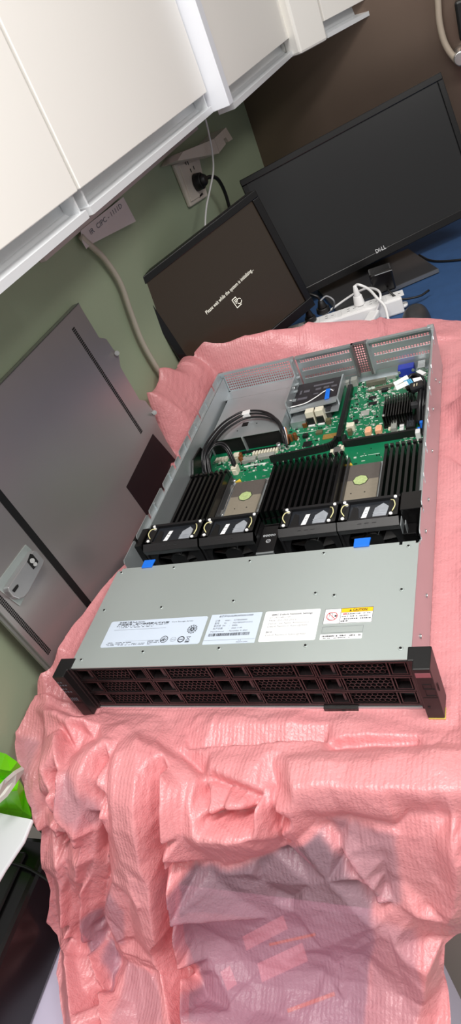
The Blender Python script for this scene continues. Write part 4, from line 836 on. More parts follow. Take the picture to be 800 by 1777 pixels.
for ci, (x0, x1) in enumerate(cols):
    for z0, z1 in rowz:
        w = x1 - x0; k = w / .108; hz_ = z1 - z0
        b = MB(); frame(b, 0, w, 0, hz_, .0016, -.001, .009); xa, xb = .0295 * k, .0835 * k
        b.box(xa - .0016, xa, -.001, .009, .0016, hz_ - .0016); b.box(xb, xb + .0016, -.001, .009, .0016, hz_ - .0016)
        frame(b, .0035, xa - .0035, .0025, hz_ - .0022, .0012, -.0005, .009); frame(b, xb + .0035, w - .003, .0025, hz_ - .0022, .0012, -.0005, .009)
        b.v = [(p[0] + x0, p[1], p[2] + z0) for p in b.v]; dc = b.build('drive_carrier', M_bay, SV)
        b = MB(); hexgrid(xa, xb, .0012, hz_ - .0012, .0061, .0002, .006, b); b.v = [(p[0] + x0, p[1], p[2] + z0) for p in b.v]; b.build('honeycomb_grille', M_bay, dc)
        b = MB(); b.box(x0 + .003, x0 + xa - .003, .0175, .0185, z0 + .002, z1 - .002); b.box(x0 + xb + .003, x1 - .003, .0175, .0185, z0 + .002, z1 - .002); b.box(x0 + xa, x0 + xb, .010, .0105, z0 + .001, z1 - .001); b.build('recess', M_hole, dc)
        b = MB(); b.box(x0 + xa - .0105, x0 + xa - .0075, .002, .0150, z0 + .004, z1 - .004); b.build('release_bar', mat('dim_bar', (70, 58, 60), .4), dc)
b = MB(); b.prism([(.103, -.0045, -.0002), (.144, -.0045, -.0002), (.144, .001, .0015), (.103, .001, .0015)], (0, 0, .0052)); b.box(.1245, .1285, -.0052, -.0045, .0012, .0022); b.build('pull_tab', M_blackg, SV, .0008)
# ---- ears
def ear(sg, name):
    X_ = lambda x: sg * x
    t = MB(); pts = [(.2222, -.0138), (.2405, -.0138), (.2412, .0163), (.2165, .0163), (.2165, -.0022), (.2222, -.0022)]
    t.prism([(X_(x), y, .0015) for x, y in pts], (0, 0, .0857)); e = t.build(name, M_black, SV, .0012)
    return e
eL = ear(-1, 'left_ear'); eR = ear(1, 'right_ear')
b = MB()
for i, z in enumerate((.074, .068, .060, .054)):
    for k in range(2 + i % 2): b.box(-.2385 + k * .0045, -.2360 + k * .0045, -.0142, -.0139, z, z + .0022)
for k in range(4): b.box(-.2375 + k * .003, -.2360 + k * .003, -.0142, -.0139, .036, .042)
b.build('port_marks', M_inkg, eL)
b = MB(); b.box(-.2395, -.2232, -.0141, -.0138, .045, .046); b.box(-.2395, -.2232, -.0141, -.0138, .030, .031); b.build('panel_seam', M_hole, eL)
b = MB(); b.box(.2240, .2395, -.0142, -.0138, .074, .081); b.build('status_window', mat('dull_pink_window', (150, 92, 100), .3), eR)
b = MB(); frame(b, .2285, .2395, .042, .054, .0007, -.0144, -.0138); frame(b, .2275, .2370, .054, .062, .0006, -.0143, -.0138); b.box(.2243, .2402, -.0142, -.0138, .0385, .0393); b.build('button_outline', M_hole, eR)
b = MB(); b.cyl((.2275, -.0136, .022), (.2275, -.0146, .022), .0014, 10); b.build('ear_screw', M_hole, eR)
b = MB(); b.box(.2232, .2412, -.0145, .0, .0004, .0016); b.build('yellow_edge', M_brassy, eR)
b = MB(); b.box(.2412, .2418, -.006, -.004, .040, .052); b.build('side_slot', M_hole, eR)

# ---- main board
b = MB(); b.box(-.2118, .2118, .295, .742, .0050, .0066); pcb = b.build('motherboard', M_pcb, SV)
ZB_ = .0066
rnd = random.Random(3)
boards = [(.055, .205, .53, .74, 620), (.06, .2, .64, .74, 260), (-.075, .05, .525, .63, 190), (-.2, -.05, .495, .56, 220), (.05, .15, .456, .51, 30), (-.14, -.05, .456, .495, 30), (.062, .13, .34, .365, 20), (.14, .2, .5, .56, 60)]
keep = [(.120, .188, .553, .636), (-.13, -.055, .36, .46)]
groups = {'silver': [], 'dark': [], 'pale': [], 'white': []}
for x0, x1, y0, y1, n in boards:
    for _ in range(n):
        x, y = rnd.uniform(x0, x1), rnd.uniform(y0, y1)
        if any(a < x < c and d < y < e for a, c, d, e in keep): continue
        w, d, h = rnd.choice(((.0012, .0007, .0006), (.002, .0012, .001), (.0008, .0012, .0007), (.003, .002, .0014), (.0045, .0035, .0012), (.0016, .0016, .0025), (.006, .0012, .001)))
        groups[rnd.choice(('silver', 'dark', 'pale', 'white', 'silver', 'pale'))].append((x - w / 2, x + w / 2, y - d / 2, y + d / 2, ZB_, ZB_ + h))
for kname, m in (('silver', M_comp), ('dark', M_black), ('pale', mat('solder_pale', (196, 202, 190), .4, var=.2)), ('white', mat('board_white_print', (220, 230, 222), .5))):
    b = MB()
    for g in groups[kname]: b.box(*g)
    if kname == 'white':
        for _ in range(90):
            x, y = rnd.uniform(.06, .2), rnd.uniform(.53, .735); w, d = rnd.choice(((.008, .0004), (.0004, .008), (.004, .0006), (.006, .003))); b.box(x, x + w, y, y + d, ZB_, ZB_ + .0001)
        for x0, x1, y0, y1 in ((.042, .0435, .55, .72), (-.07, -.035, .5575, .5590), (-.13, -.085, .5125, .5165), (.060, .070, .488, .498), (-.045, .035, .594, .5950), (.092, .098, .49, .491), (.10, .103, .49, .491), (.106, .125, .49, .491)): b.box(x0, x1, y0, y1, ZB_, ZB_ + .0001)
    o = b.build({'silver': 'metal_chip_parts', 'dark': 'dark_chip_parts', 'pale': 'pale_chip_parts', 'white': 'white_board_parts'}[kname], m, SV); o['kind'] = 'stuff'
def chip(name, x, y, w, d, h, m, bev=.0004, z=ZB_):
    b = MB(); b.box(x - w / 2, x + w / 2, y - d / 2, y + d / 2, z, z + h); return b.build(name, m, SV, bev)
chip('black_chip', -.013, .553, .016, .016, .0018, M_black); chip('black_chip', -.020, .578, .010, .009, .006, M_black); chip('gold_contact_block', .028, .566, .026, .014, .0022, M_gold); chip('inductor_block', .006, .583, .012, .010, .005, mat('olive_block', (96, 92, 66), .5))
b = MB(); b.box(.0785, .0945, .615, .632, ZB_, ZB_ + .0018); b.build('silver_chip', mat('chip_lid', (176, 178, 172), .4, .3), SV, .0004)
chip('black_chip', .098, .652, .016, .010, .0018, M_black); chip('black_chip', .096, .672, .015, .011, .0018, M_black); chip('black_chip', .118, .690, .012, .010, .005, M_black); chip('black_chip', .072, .598, .009, .009, .004, M_black)
for x in (.1005, .119):
    b = MB(); b.prism([(x - .0055, .548, ZB_), (x + .0055, .548, ZB_), (x + .0055, .5625, ZB_), (x + .003, .566, ZB_), (x - .003, .566, ZB_), (x - .0055, .5625, ZB_)], (0, 0, .008)); b.box(x - .002, x + .002, .554, .560, ZB_ + .008, ZB_ + .009); b.build('peach_connector', M_peach, SV, .0006)
chip('cream_connector', .067, .577, .014, .013, .012, M_cream, .0008); chip('cream_connector', .067, .562, .007, .010, .010, mat('olive_block', (96, 92, 66), .5), .0004)
chip('grey_slot_connector', .1455, .560, .010, .026, .008, M_comp, .0006); chip('grey_slot_connector', .137, .560, .004, .016, .003, M_cream, .0003)
for y in (.548, .558, .569): chip('white_block', .1585, y, .0075, .007, .004, M_whitep, .0003)
o = chip('digit_display', .1745, .560, .017, .036, .008, M_black, .0006)
b = MB()
for j in range(3):
    for i in range(2):
        x, y = .1685 + i * .0060, .5455 + j * .011; z = ZB_ + .0081
        for x0, x1, y0, y1 in ((0, .0045, 0, .0006), (0, .0045, .004, .0046), (0, .0045, .008, .0086), (0, .0006, 0, .008), (.0040, .0046, 0, .008)): line(b, x + x0, x + x1, y + y0, y + y1, z)
b.build('display_segments', M_inkg, o)
# heat sink with fins
b = MB(); b.box(.1275, .182, .5605, .6305, ZB_, .013); hs = b.build('chip_heatsink', M_blackg, SV)
b = MB()
for i in range(12): x = .1285 + i * .00455; b.box(x, x + .0018, .562, .629, .013, .031)
b.build('heatsink_fins', M_blackg, hs); b = MB(); b.cyl((.131, .564, .031), (.131, .564, .0335), .0024, 12); b.build('spring_screw', M_silver, hs)
# slots: long black rails
b = MB(); b.prism([(.0445, .545, ZB_), (.0535, .545, ZB_), (.0535, .722, ZB_), (.0445, .722, ZB_)], (0, 0, .011)); b.box(.0475, .0505, .548, .719, .0176, .0182); b.build('riser_slot', M_black, SV, .0006)
b = MB(); b.ribbon([(.060, .545, .012), (.058, .532, .012), (.066, .5235, .012), (.12, .5225, .012), (.195, .5225, .012)], (0, .0001, .008), .005); b.build('air_dam_strip', M_black, SV)
b = MB(); b.ribbon([(.042, .545, .012), (.0405, .534, .012), (.028, .526, .012), (-.02, .5205, .012), (-.075, .5165, .012)], (0, .0001, .008), .005); b.build('air_dam_strip', M_black, SV)
# coin cell in its holder
b = MB(); b.cyl((.050, .513, ZB_), (.050, .513, .0125), .0098, 24); ch = b.build('coin_cell', mat('battery_steel', (150, 150, 146), .35, .7), SV, .0005)
b = MB(); b.box(.0385, .044, .505, .514, ZB_, .0145); b.box(.057, .0615, .511, .521, ZB_, .0145); b.box(.046, .050, .500, .504, ZB_, .013); b.box(.052, .056, .522, .527, ZB_, .013); b.build('cell_holder', M_cream, ch, .0006)
# cpu sockets
def cpu(cx):
    b = MB(); b.box(cx - .0375, cx + .0375, .3625, .462, ZB_, ZB_ + .004); s_ = b.build('cpu_socket', M_steel, SV, .0006)
    b = MB(); b.box(cx - .029, cx + .029, .3660, .4140, ZB_ + .004, ZB_ + .0085); b.build('socket_cover_front', M_socketl, s_, .0005)
    b = MB(); b.box(cx - .029, cx + .029, .4140, .4555, ZB_ + .004, ZB_ + .0085); b.build('socket_cover_rear', M_socketd, s_, .0005)
    b = MB(); b.cyl((cx, .4125, ZB_ + .0085), (cx, .4125, ZB_ + .0089), .0132, 8); b.build('cover_ring', mat('dark_ring', (54, 58, 48), .5), s_)
    b = MB(); b.cyl((cx, .4125, ZB_ + .0089), (cx, .4125, ZB_ + .0093), .0118, 8); b.build('cover_pad', M_pad, s_)
    b = MB()
    for dx, dy in ((-.012, .381), (.010, .381)): b.cyl((cx + dx, dy, ZB_ + .0085), (cx + dx, dy, ZB_ + .0088), .0012, 8)
    b.build('cover_holes', M_hole, s_)
    b = MB()
    for sx in (-1, 1):
        for yy in (.372, .44): b.box(cx + sx * .0345 - .002, cx + sx * .0345 + .002, yy, yy + .010, ZB_ + .004, ZB_ + .009)
    b.build('frame_clips', M_silver, s_)
    b = MB(); b.tube([(cx - .033, .37, .013), (cx - .0335, .41, .014), (cx - .032, .45, .013)], .0009, 6); b.build('load_spring', M_silver, s_)
    for dx, dy in ((-.036, .466), (.036, .468)):
        b = MB(); b.cyl((cx + dx, dy, ZB_), (cx + dx, dy, .0150), .0040, 12, .0030); b.build('standoff', M_silver, s_)
    b = MB(); b.prism([(cx - .030, .4555, .0152), (cx - .018, .4555, .0152), (cx - .0225, .463, .0152)], (0, 0, .002)); b.build('corner_mark', mat('yellow_mark', (226, 190, 70), .4), s_)
cpu(-.0985); cpu(.1035)
# memory slots: black blades in three banks
def blade(x, y0, y1, m):
    b = MB(); b.box(x - .0032, x + .0032, y0, y1, ZB_, .0135); b.box(x - .0022, x + .0022, y0 + .004, y1 - .004, .0135, .039); b.box(x - .0030, x + .0030, y0 + .001, y0 + .006, ZB_, .024)
    b.prism([(x - .0028, y1 - .007, .0135), (x - .0028, y1, .0135), (x - .0028, y1 + .001, .028), (x - .0028, y1 - .004, .0415), (x - .0028, y1 - .010, .0415)], (.0056, 0, 0)); return b
first = {}
def bank(xs, key):
    o0 = None
    for i, x in enumerate(xs):
        if key not in first:
            first[key] = (blade(x, .330, .468, None).build('memory_module', M_blackg, SV, 0), x); 
        else:
            o, xx = first[key]; c = o.copy(); COL.objects.link(c); c.parent = SV; c.location = Vector((x - xx, 0, 0))
bank([-.2075 + i * .0098 for i in range(8)], 'a')
bank([-.0455 + i * .0099 for i in range(13)], 'a')
bank([.1465 + i * .0090 for i in range(7)], 'a')
for x0, x1 in ((-.1388, -.1352), (.0785, .0815)):
    b = MB(); b.box(x0, x1, .335, .468, ZB_, .024); b.build('memory_slot', M_darkgrey, SV, .0004)

# ---- fans and their bracket
def fan(x0, x1):
    w = x1 - x0; cx = (x0 + x1) / 2; y0, y1, z0, z1 = .229, .2855, .0030, .0770
    b = MB()
    fy = .231; cz = .037; R = .0335; N_ = 40
    b.prism([(x0, y0 + .006, .064), (x0, y1, .064), (x0, y1, z1), (x0, y0 + .014, z1), (x0, y0 + .004, .069)], (.0016, 0, 0)); b.prism([(x1 - .0016, y0 + .006, .064), (x1 - .0016, y1, .064), (x1 - .0016, y1, z1), (x1 - .0016, y0 + .014, z1), (x1 - .0016, y0 + .004, .069)], (.0016, 0, 0))
    b.box(x0, x0 + .0035, y0 + .006, y1, z0, .066); b.box(x1 - .0035, x1, y0 + .006, y1, z0, .066); b.box(x0, x1, y0 + .006, y1, z0, .0045)
    b.prism([(x0, y0 + .004, .069), (x0, y0 + .006, .060), (x0, y0 + .016, .060), (x0, y0 + .0165, z1), (x0, y0 + .013, z1)], (w, 0, 0))     # sloped front bar
    b.box(x0, x1, y1 - .005, y1, .060, z1 + .0015); b.box(x0, x0 + .014, y0 + .013, y1, .072, z1); b.box(x1 - .014, x1, y0 + .013, y1, .072, z1)
    # square plate with a round opening at the front
    V = []
    for i in range(N_):
        a0 = 2 * math.pi * i / N_; c, s_ = math.cos(a0), math.sin(a0); k_ = 1 / max(abs(c), abs(s_)); V += [(cx + R * c, fy + .006, cz + R * s_), (cx + max(-1, min(1, c * k_)) * w / 2, fy + .006, cz + max(-1, min(1, s_ * k_)) * .034), (cx + R * c, fy + .018, cz + R * s_)]
    F = []
    for i in range(N_):
        j = (i + 1) % N_; F += [(3 * i, 3 * i + 1, 3 * j + 1, 3 * j), (3 * i, 3 * j, 3 * j + 2, 3 * i + 2)]
    b.add(V, F); f = b.build('fan_module', M_fan, SV)
    b = MB(); b.cyl((cx, fy + .010, cz), (cx, fy + .030, cz), .014, 24)
    for k in range(7):
        a0 = 2 * math.pi * k / 7; a1 = a0 + .55; r0, r1 = .0135, .0325
        P = [(cx + r * math.cos(a), y, cz + r * math.sin(a)) for r, a, y in ((r0, a0, fy + .010), (r1, a0 + .1, fy + .010), (r1, a1 + .1, fy + .028), (r0, a1, fy + .028))]
        n = np.cross(np.array(P[1]) - P[0], np.array(P[3]) - P[0]); n = n / np.linalg.norm(n) * .0012; b.prism(P, n)
    b.build('fan_rotor', M_black, f)
    b = MB(); b.box(x0 + .014, x1 - .014, y0 + .0165, y1 - .005, .0715, .0735); b.build('smoky_window', M_smoke, f)
    b = MB(); xq = x0 + .032; b.prism([(xq, y0 + .020, .0736), (xq + .007, y0 + .020, .0736), (xq + .0105, y0 + .042, .0736), (xq + .0045, y0 + .042, .0736)], (0, 0, .0004)); st_ = b.build('white_sticker', M_paperw, f)
    b = MB(); dashes(b, xq + .003, xq + .0075, y0 + .027, .002, int(x0 * 1e4), .8, .0012); dashes(b, xq + .004, xq + .0085, y0 + .033, .002, 7, .8, .0012); b.v = [(p[0], p[1], .0742) for p in b.v]; b.build('sticker_print', M_inkg, st_)
    b = MB(); xg = x1 - .036; b.prism([(xg, y0 + .0205, .0736), (xg + .018, y0 + .0195, .0736), (xg + .021, y0 + .038, .0736), (xg + .013, y0 + .046, .0736), (xg + .002, y0 + .037, .0736)], (0, 0, .0012)); b.box(xg, xg + .018, y0 + .0235, y0 + .0245, .0748, .0752); b.box(xg, xg + .018, y0 + .0275, y0 + .0285, .0748, .0752); b.build('pale_window', M_pale, f)
    b = MB(); b.prism([(x0 + .0155, y0 + .0175, .0736), (x0 + .029, y0 + .0175, .0736), (x0 + .026, y0 + .041, .0736), (x0 + .019, y0 + .045, .0736)], (0, 0, .0010)); b.build('dark_window', M_black, f)
    for xx, yy in ((x0 + .0065, y1 - .004), (x0 + .010, y1 - .010), (x1 - .0065, y1 - .004), (x0 + .0075, y0 + .0185), (x1 - .0105, y0 + .0185)):
        b = MB(); b.cyl((xx, yy, z1), (xx, yy, z1 + .0020), .0028, 12, .0022); b.build('rubber_pin', M_whitep, f)
    for sx, xx in ((1, x0 + .011), (-1, x1 - .011)):
        b = MB(); b.tube([(xx - sx * .002, y0 + .024, z1 + .0005), (xx - sx * .006, y0 + .031, z1 + .004), (xx - sx * .004, y0 + .040, z1 + .005), (xx + sx * .001, y0 + .046, z1 + .0015)], .0008, 6); b.build('cream_wire_loop', mat('cream_wire', (222, 216, 160), .4), f)
    b = MB(); 
    for k in range(3): b.box(cx - .014 + k * .010, cx - .008 + k * .010, y0 + .0085, y0 + .0105, .0733, .0738)
    b.build('embossed_arrow', M_darkgrey, f)
for a_, c_ in ((-.2070, -.1115), (-.1085, -.0205), (.0185, .1035), (.1050, .1890)): fan(a_, c_)
b = MB(); b.box(-.0205, .0065, .2255, .281, .003, .0520); cb_ = b.build('control_bracket', M_black, SV, .001)
b = MB(); 
for k in range(5): x = -.0165 + k * .0040; frame(b, 0, 1, 0, 1, .1, 0, 1) if False else None; b.box(x, x + .0030, .2575, .2582, .0520, .0524); b.box(x, x + .0030, .2610, .2617, .0520, .0524); b.box(x, x + .0007, .2575, .2617, .0520, .0524); b.box(x + .0023, x + .0030, .2575, .2617, .0520, .0524)
b.build('bracket_print', mat('white_print', (206, 210, 214), .5), cb_)
b = MB(); ring(b, -.006, .2475, .0030, .0037, 20, z=.0524); b.add([(-.0085, .2460, .0524), (-.0078, .2455, .0524), (-.0035, .2490, .0524), (-.0042, .2495, .0524)], [(0, 1, 2, 3)]); b.build('bracket_mark', mat('white_print', (206, 210, 214), .5), cb_)
b = MB(); b.box(-.0205, .0065, .2235, .2255, .003, .050); b.box(-.0205, .0065, .2225, .2275, .0500, .0512); b.build('bracket_edge', M_steel, cb_)
b = MB(); b.box(.1905, .2195, .250, .286, .030, .0800); b.box(.1905, .2085, .229, .250, .003, .055); b.build('right_fan_bracket', M_blackg, SV, .001)
b = MB(); b.box(-.2245, -.2085, .236, .277, .040, .0800); b.box(-.2245, -.2200, .243, .268, .050, .0840); b.build('left_fan_bracket', M_blackg, SV, .001)
b = MB(); b.box(-.2195, .2195, .2255, .2275, .0018, .012); b.box(-.2195, .2195, .286, .2878, .0018, .050); b.build('fan_cage', M_black, SV)
b = MB(); b.box(.1905, .1915, .230, .249, .055, .070); b.box(.1965, .1975, .231, .240, .035, .07); b.build('pale_guide', M_steel, SV)

# ---- power supply bay
b = MB(); b.box(-.2055, -.0585, .5655, .7165, .0390, .0402); b.box(-.2055, -.2045, .5655, .7165, .006, .0390); b.box(-.0595, -.0585, .5655, .7165, .006, .0390); b.box(-.1365, -.1335, .5640, .7100, .007, .0390); pb_ = b.build('power_supply_bay', M_steel, SV)
b = MB(); b.box(-.2130, -.0580, .7185, .7540, .0380, .0394); b.build('bay_rear_ledge', M_steel, pb_)
b = MB(); b.box(-.212, -.0590, .7160, .7188, .030, .0372); b.build('bay_seam', M_hole, pb_)
b = MB(); b.box(-.2040, -.1370, .5700, .5712, .0075, .0385); b.box(-.1330, -.0600, .5700, .5712, .0075, .0385); b.build('bay_opening', M_hole, pb_)
b = MB(); b.box(-.1445, -.1320, .6000, .6140, .0402, .0404); b.build('square_hole', M_hole, pb_)
b = MB(); b.box(-.1370, -.1210, .6235, .6320, .0402, .0406); b.build('pale_patch', mat('pale_patch', (206, 208, 206), .5), pb_)
for x, y in ((-.184, .585), (-.181, .601), (-.150, .588), (-.113, .603)):
    b = MB(); b.cyl((x, y, .0402), (x, y, .0406), .0014, 8); b.build('small_hole', M_hole, pb_)
b = MB(); b.box(-.0575, -.0545, .632, .752, .0066, .0560)
for y in (.645, .665, .69, .71, .73): b.box(-.0545, -.047, y, y + .008, .030 + (y - .64) * .2, .032 + (y - .64) * .2)
b.build('bay_side_bracket', M_steel, SV, .0004)
b = MB()
for x, y, z in ((-.0535, .66, .042), (-.0535, .70, .046), (-.0535, .725, .03), (-.0535, .68, .025)): b.cyl((x - .001, y, z), (x + .0015, y, z), .0028, 10)
b.build('bracket_rivets', M_silver, SV)
# power boards and edge connectors before the bay
for x0, x1, y0 in ((-.140, -.108, .5235), (-.104, -.072, .5265)):
    b = MB(); b.box(x0, x1, y0, y0 + .012, ZB_, .0135); b.build('grey_block_connector', M_comp, SV, .0006)
b = MB()
for i in range(9): b.box(-.118 + i * .0058, -.1145 + i * .0058, .541, .552, ZB_, .0125)
b.build('white_pin_row', M_cream, SV)
b = MB()
for i in range(4): b.box(-.196 + i * .0065, -.191 + i * .0065, .541, .551, ZB_, .012)
b.build('white_pin_row', M_cream, SV)
b = MB(); b.box(-.16, -.066, .556, .5635, ZB_, .0085); b.build('bay_connector', M_black, SV)
for x, y in ((-.0475, .5735), (-.0385, .5755), (-.1405, .5405), (-.1365, .5275)):
    b = MB(); b.cyl((x, y, ZB_), (x, y, .0205), .0042, 14); b.build('copper_inductor', M_copper, SV, .0005)
for x, y in ((-.1470, .5365), (-.1405, .4985)):
    b = MB(); b.box(x - .0055, x + .0055, y - .007, y + .007, ZB_, .022); b.box(x - .004, x + .004, y - .0085, y - .007, ZB_, .018); b.build('cream_plug', M_cream, SV, .0008)
b = MB(); b.cyl((-.0655, .5520, ZB_), (-.0655, .5520, .020), .0042, 14); b.build('standoff', M_silver, SV)
# small black card in a steel tray
b = MB(); b.box(-.0530, .0390, .6270, .7270, .0200, .0212); b.box(.0362, .0392, .6500, .735, .0212, .0360); b.prism([(-.0540, .6270, .0335), (-.0540, .6500, .0335), (.0362, .6620, .0335), (.0362, .6400, .0335)], (0, 0, -.0012)); b.box(-.053, -.0235, .6120, .6270, .0066, .0212); tr_ = b.build('card_tray', M_steel, SV)
b = MB(); b.prism([(-.0520, .6450, .0338), (.0345, .6600, .0338), (.0345, .7280, .0338), (-.0520, .7280, .0338)], (0, 0, .0015)); cdk = b.build('black_card', mat('card_black', (38, 34, 38), .45), tr_)
b = MB()
for x, y, w, d in ((-.045, .667, .020, .008), (-.044, .688, .004, .014), (-.036, .692, .012, .008), (-.012, .693, .011, .007), (.004, .694, .011, .007), (.020, .694, .011, .006), (-.014, .678, .010, .004), (.003, .680, .010, .004), (-.018, .708, .040, .006), (.018, .680, .010, .004)): b.box(x, x + w, y, y + d, .0353, .0357)
b.build('card_parts', mat('card_grey', (92, 90, 98), .4), cdk)
b = MB(); b.tube([(-.054, .6440, .037), (-.025, .6485, .037), (-.005, .662, .038), (.010, .676, .039), (.021, .681, .038), (.030, .672, .030), (.032, .650, .018)], .0010, 6); b.build('white_wire', M_whitep, SV)
b = MB(); b.prism([(.0125, .6520, .0345), (.0215, .6535, .0345), (.0215, .6790, .0400), (.0135, .6790, .0400)], (0, 0, .0018)); b.build('blue_pull_tab', M_bluep, SV, .0005)
for x in (-.0135, .0055):
    b = MB(); b.box(x - .0080, x + .0080, .617, .632, .0066, .0345); b.build('cream_connector', M_cream, SV, .0006); b = MB(); b.box(x - .0072, x + .0062, .6130, .6168, .0066, .0230); b.build('connector_latch', M_black, SV, .0004); b = MB(); b.box(x - .0068, x + .0062, .6100, .6133, .0066, .0095); b.build('connector_latch', M_whitep, SV, .0003)
b = MB(); b.box(.0150, .0235, .629, .647, .0066, .0250); b.build('grey_clip', M_darkgrey, SV, .0008)
chip('capacitor_block', -.027, .614, .008, .008, .009, M_copper); chip('capacitor_block', .020, .611, .009, .009, .010, mat('olive_block', (96, 92, 66), .5))
b = MB(); b.box(.0385, .046, .728, .738, .0066, .020); b.box(.050, .062, .728, .742, .0066, .022); b.build('port_block', M_comp, SV, .0005)

# ---- rear panels
b = MB(); b.box(-.2195, .2195, .7540, .7550, .0018, .0195); rear = b.build('rear_sill', M_steel, SV)
b = MB(); b.perf((-.2100, .7545, .0405), (.1435, 0, 0), (0, 0, .0400), 29, 7, .6, .6); b.box(-.2195, -.2095, .7538, .7552, .036, .0860); b.box(-.2195, -.0600, .7500, .7552, .0810, .0860); b.box(-.2195, -.0600, .7538, .7552, .0365, .0408); b.box(-.2195, -.2185, .7300, .7540, .040, .0860); b.build('rear_mesh_panel', M_steel, SV)
b = MB(); b.box(-.0605, -.0520, .7420, .7555, .0195, .0870); b.box(-.0565, -.0530, .730, .742, .0195, .084); b.build('rear_post', M_steel, SV, .0005)
def riser(x0, x1, name):
    w = x1 - x0; b = MB(); b.box(x0, x1, .7475, .7555, .0815, .0855); b.box(x0, x0 + .006, .7535, .7550, .020, .0815); b.box(x1 - .006, x1, .7535, .7550, .020, .0815)
    zc = [.0205, .0325, .0385, .0500, .0560, .0685, .0745, .0815]
    for i in range(0, 8, 2): b.box(x0 + .006, x1 - .006, .7535, .7550, zc[i], zc[i + 1])
    for z in (.0325, .0500, .0685): b.perf((x0 + .006, .7545, z), (w - .012, 0, 0), (0, 0, .006), 20, 2, .66, .62)
    return b.build(name, M_steel, SV)
riser(-.0500, .0640, 'rear_slot_panel'); riser(.0955, .2150, 'rear_slot_panel')
b = MB(); b.perf((.0680, .7548, .0200), (.0230, 0, 0), (0, 0, .0630), 5, 12, .6, .6); b.box(.0640, .0680, .7400, .7555, .0195, .0860); b.box(.0910, .0955, .7400, .7555, .0195, .0865); b.box(.0640, .0955, .7480, .7555, .0830, .0860); b.build('perforated_post', mat('post_steel', (130, 126, 128), .4, .6), SV)
b = MB(); b.box(.0955, .0985, .738, .7545, .0195, .088); b.build('corner_bracket', M_steel, SV, .0005); b = MB(); b.box(.2150, .2195, .735, .7555, .0195, .0875); b.box(.2080, .2195, .7490, .7565, .0800, .0880); b.build('corner_bracket', M_steel, SV, .0005)
b = MB(); b.box(.1420, .1720, .7290, .7480, .0066, .0240); vg = b.build('vga_port', M_vga, SV, .001)
b = MB(); b.cyl((.1700, .7290, .0180), (.1700, .7270, .0180), .0030, 10); b.cyl((.1440, .7290, .0180), (.1440, .7270, .0180), .0030, 10); b.build('port_nut', M_silver, vg)
b = MB(); b.box(.1790, .1930, .722, .750, .0066, .0230); b.build('usb_port', M_silver, SV, .0006)
b = MB(); b.box(.2000, .2110, .705, .745, .0066, .0200); b.build('network_port', M_silver, SV, .0006)
b = MB(); b.box(.0800, .1180, .716, .726, .0066, .0160); b.box(.100, .1350, .700, .704, .0066, .012); b.box(.0850, .1290, .6960, .6990, .0066, .0110); b.build('port_shield', mat('olive_shield', (120, 118, 104), .45, .4), SV, .0004)
b = MB(); b.box(.1180, .1350, .7300, .7330, .0066, .013); b.build('grey_bar', M_comp, SV)
# ---- cables in the server
def bundle(name, base, offs, r, m, lab=None):
    b = MB()
    for dx, dy, dz in offs: b.tube([(p[0] + dx, p[1] + dy, p[2] + dz) for p in base], r, 7)
    return b.build(name, m, SV, 0, lab)
M_cab = mat('black_cable', (26, 26, 29), .35)
arc = bundle('cable_bundle', [(-.1880, .474, .030), (-.1900, .492, .050), (-.1855, .520, .060), (-.1760, .580, .0565), (-.1580, .613, .0530), (-.1370, .6255, .0515), (-.1000, .6160, .0505), (-.0700, .590, .0490), (-.0555, .565, .038), (-.0530, .550, .018)], [(0, 0, 0), (.004, -.004, .002), (.002, .004, -.003), (-.003, .006, .003), (.006, -.010, -.003)], .0021, M_cab)
b = MB(); P = np.array([-.134, .6240, .0515]); b.obox(P + np.array([-.009, -.006, -.004]), (.016, .0015, 0), (-.001, .013, 0), (0, 0, .009)); b.build('white_cable_tie', M_whitep, arc, .001)
bundle('cable_bundle', [(-.1810, .470, .020), (-.1840, .495, .048), (-.1760, .517, .058), (-.1600, .522, .058), (-.1480, .515, .050), (-.1420, .505, .034), (-.1400, .499, .022)], [(0, 0, 0), (.003, .002, .002), (-.003, .001, -.002), (.002, -.003, .001)], .0019, M_cab)
b = MB(); b.prism([(-.2000, .455, ZB_), (-.1760, .455, ZB_), (-.1790, .492, .046), (-.1960, .492, .046)], (0, .010, .002)); b.build('cable_sleeve', M_cab, SV, .002)
for (m, dx) in ((M_bluep, 0), (M_whitep, .002), (M_copper, .004), (mat('sky_wire', (110, 180, 220), .4), -.002)):
    b = MB(); b.tube([(-.0540 + dx, .575, .038), (-.0520 + dx, .5650, .026), (-.0525 + dx, .556, .012)], .0012, 6); b.build('coloured_wire', m, SV)
b = MB(); b.prism([(-.0575, .5620, .0066), (-.0480, .5620, .0066), (-.0480, .5700, .0066), (-.0575, .5700, .0066)], (0, 0, .010)); b.build('wire_plug', M_black, SV, .0006)
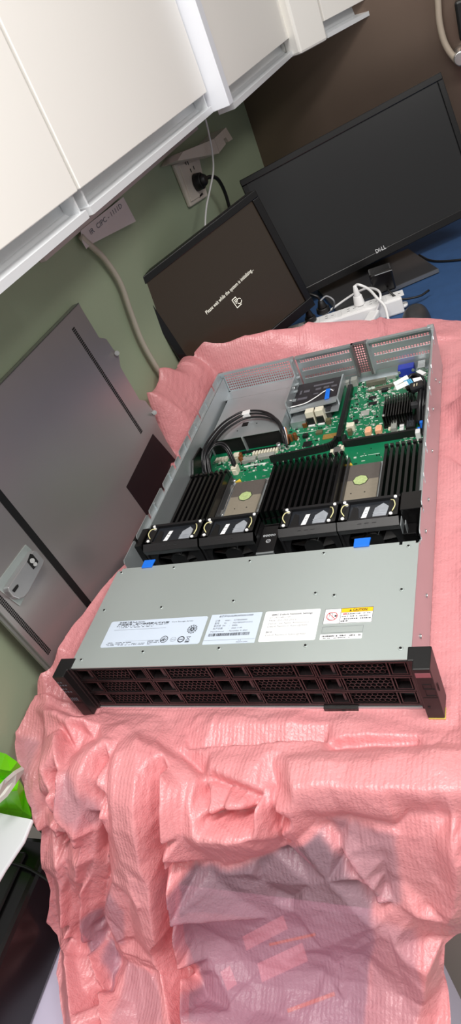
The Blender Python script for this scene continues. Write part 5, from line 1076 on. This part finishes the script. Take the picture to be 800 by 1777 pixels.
rc = bundle('cable_bundle', [(.1900, .546, .012), (.1960, .566, .040), (.1985, .592, .050), (.1970, .620, .048), (.1880, .650, .045), (.1760, .655, .043), (.1700, .640, .038), (.1740, .622, .036)], [(0, 0, 0), (.004, .002, .002), (-.003, .003, .002), (0, -.003, .006), (.006, -.002, -.003)], .0032, M_cab)
bundle('cable_bundle', [(.2040, .500, .020), (.2065, .54, .032), (.2050, .575, .036), (.2040, .61, .036)], [(0, 0, 0), (-.004, 0, .002), (-.002, .0, -.006)], .0032, M_cab)
b = MB(); b.obox((.1830, .5800, .0540), (.022, .006, 0), (-.004, .022, 0), (0, 0, .010)); cl_ = b.build('cable_clamp', M_cab, SV, .003)
b = MB(); b.box(.188, .1895, .586, .594, .0645, .0652); b.box(.1925, .194, .587, .595, .0645, .0652); b.build('clamp_marks', mat('pale_marks', (210, 200, 170), .4), cl_)
b = MB(); b.obox((.180, .562, .036), (.013, 0, 0), (0, .011, 0), (0, 0, .008)); b.build('cable_plug', M_darkgrey, SV, .001)
for O_, a_, c_ in (((.1530, .6140, .0560), (.024, .0100, .004), (-.004, .0110, .001)), ((.1580, .5950, .0580), (.020, .0080, .002), (-.004, .0120, .001)), ((.1860, .6560, .0520), (.012, -.016, 0), (.006, .006, 0)), ((.1870, .6080, .0590), (.014, .0010, 0), (-.004, .0140, 0))):
    b = MB(); b.obox(O_, a_, c_, (0, 0, .0008)); b.build('white_cable_tag', M_paperw, SV)
b = MB()
for k in range(4): b.obox((.1740 + k * .0032, .6020 + k * .0008, .0592), (.0026, .0008, 0), (-.006, .017, 0), (0, 0, .0015))
b.build('blue_ribbon', mat('sky_ribbon', (84, 170, 214), .4), SV)
b = MB(); b.box(.1935, .2010, .5260, .5330, .018, .030); b.box(.188, .193, .524, .530, .012, .02); b.build('blue_white_plug', M_bluep, SV, .0006)
b = MB(); b.box(.1850, .1930, .5130, .5250, .0066, .0200); b.build('white_plug', M_whitep, SV, .0006)
b = MB(); b.prism([(-.2115, .455, .012), (-.2115, .535, .012), (-.2115, .545, .030), (-.2115, .535, .052), (-.2115, .49, .055), (-.2115, .455, .030)], (.004, 0, 0)); b.build('black_air_guide', M_blackg, SV, .001)
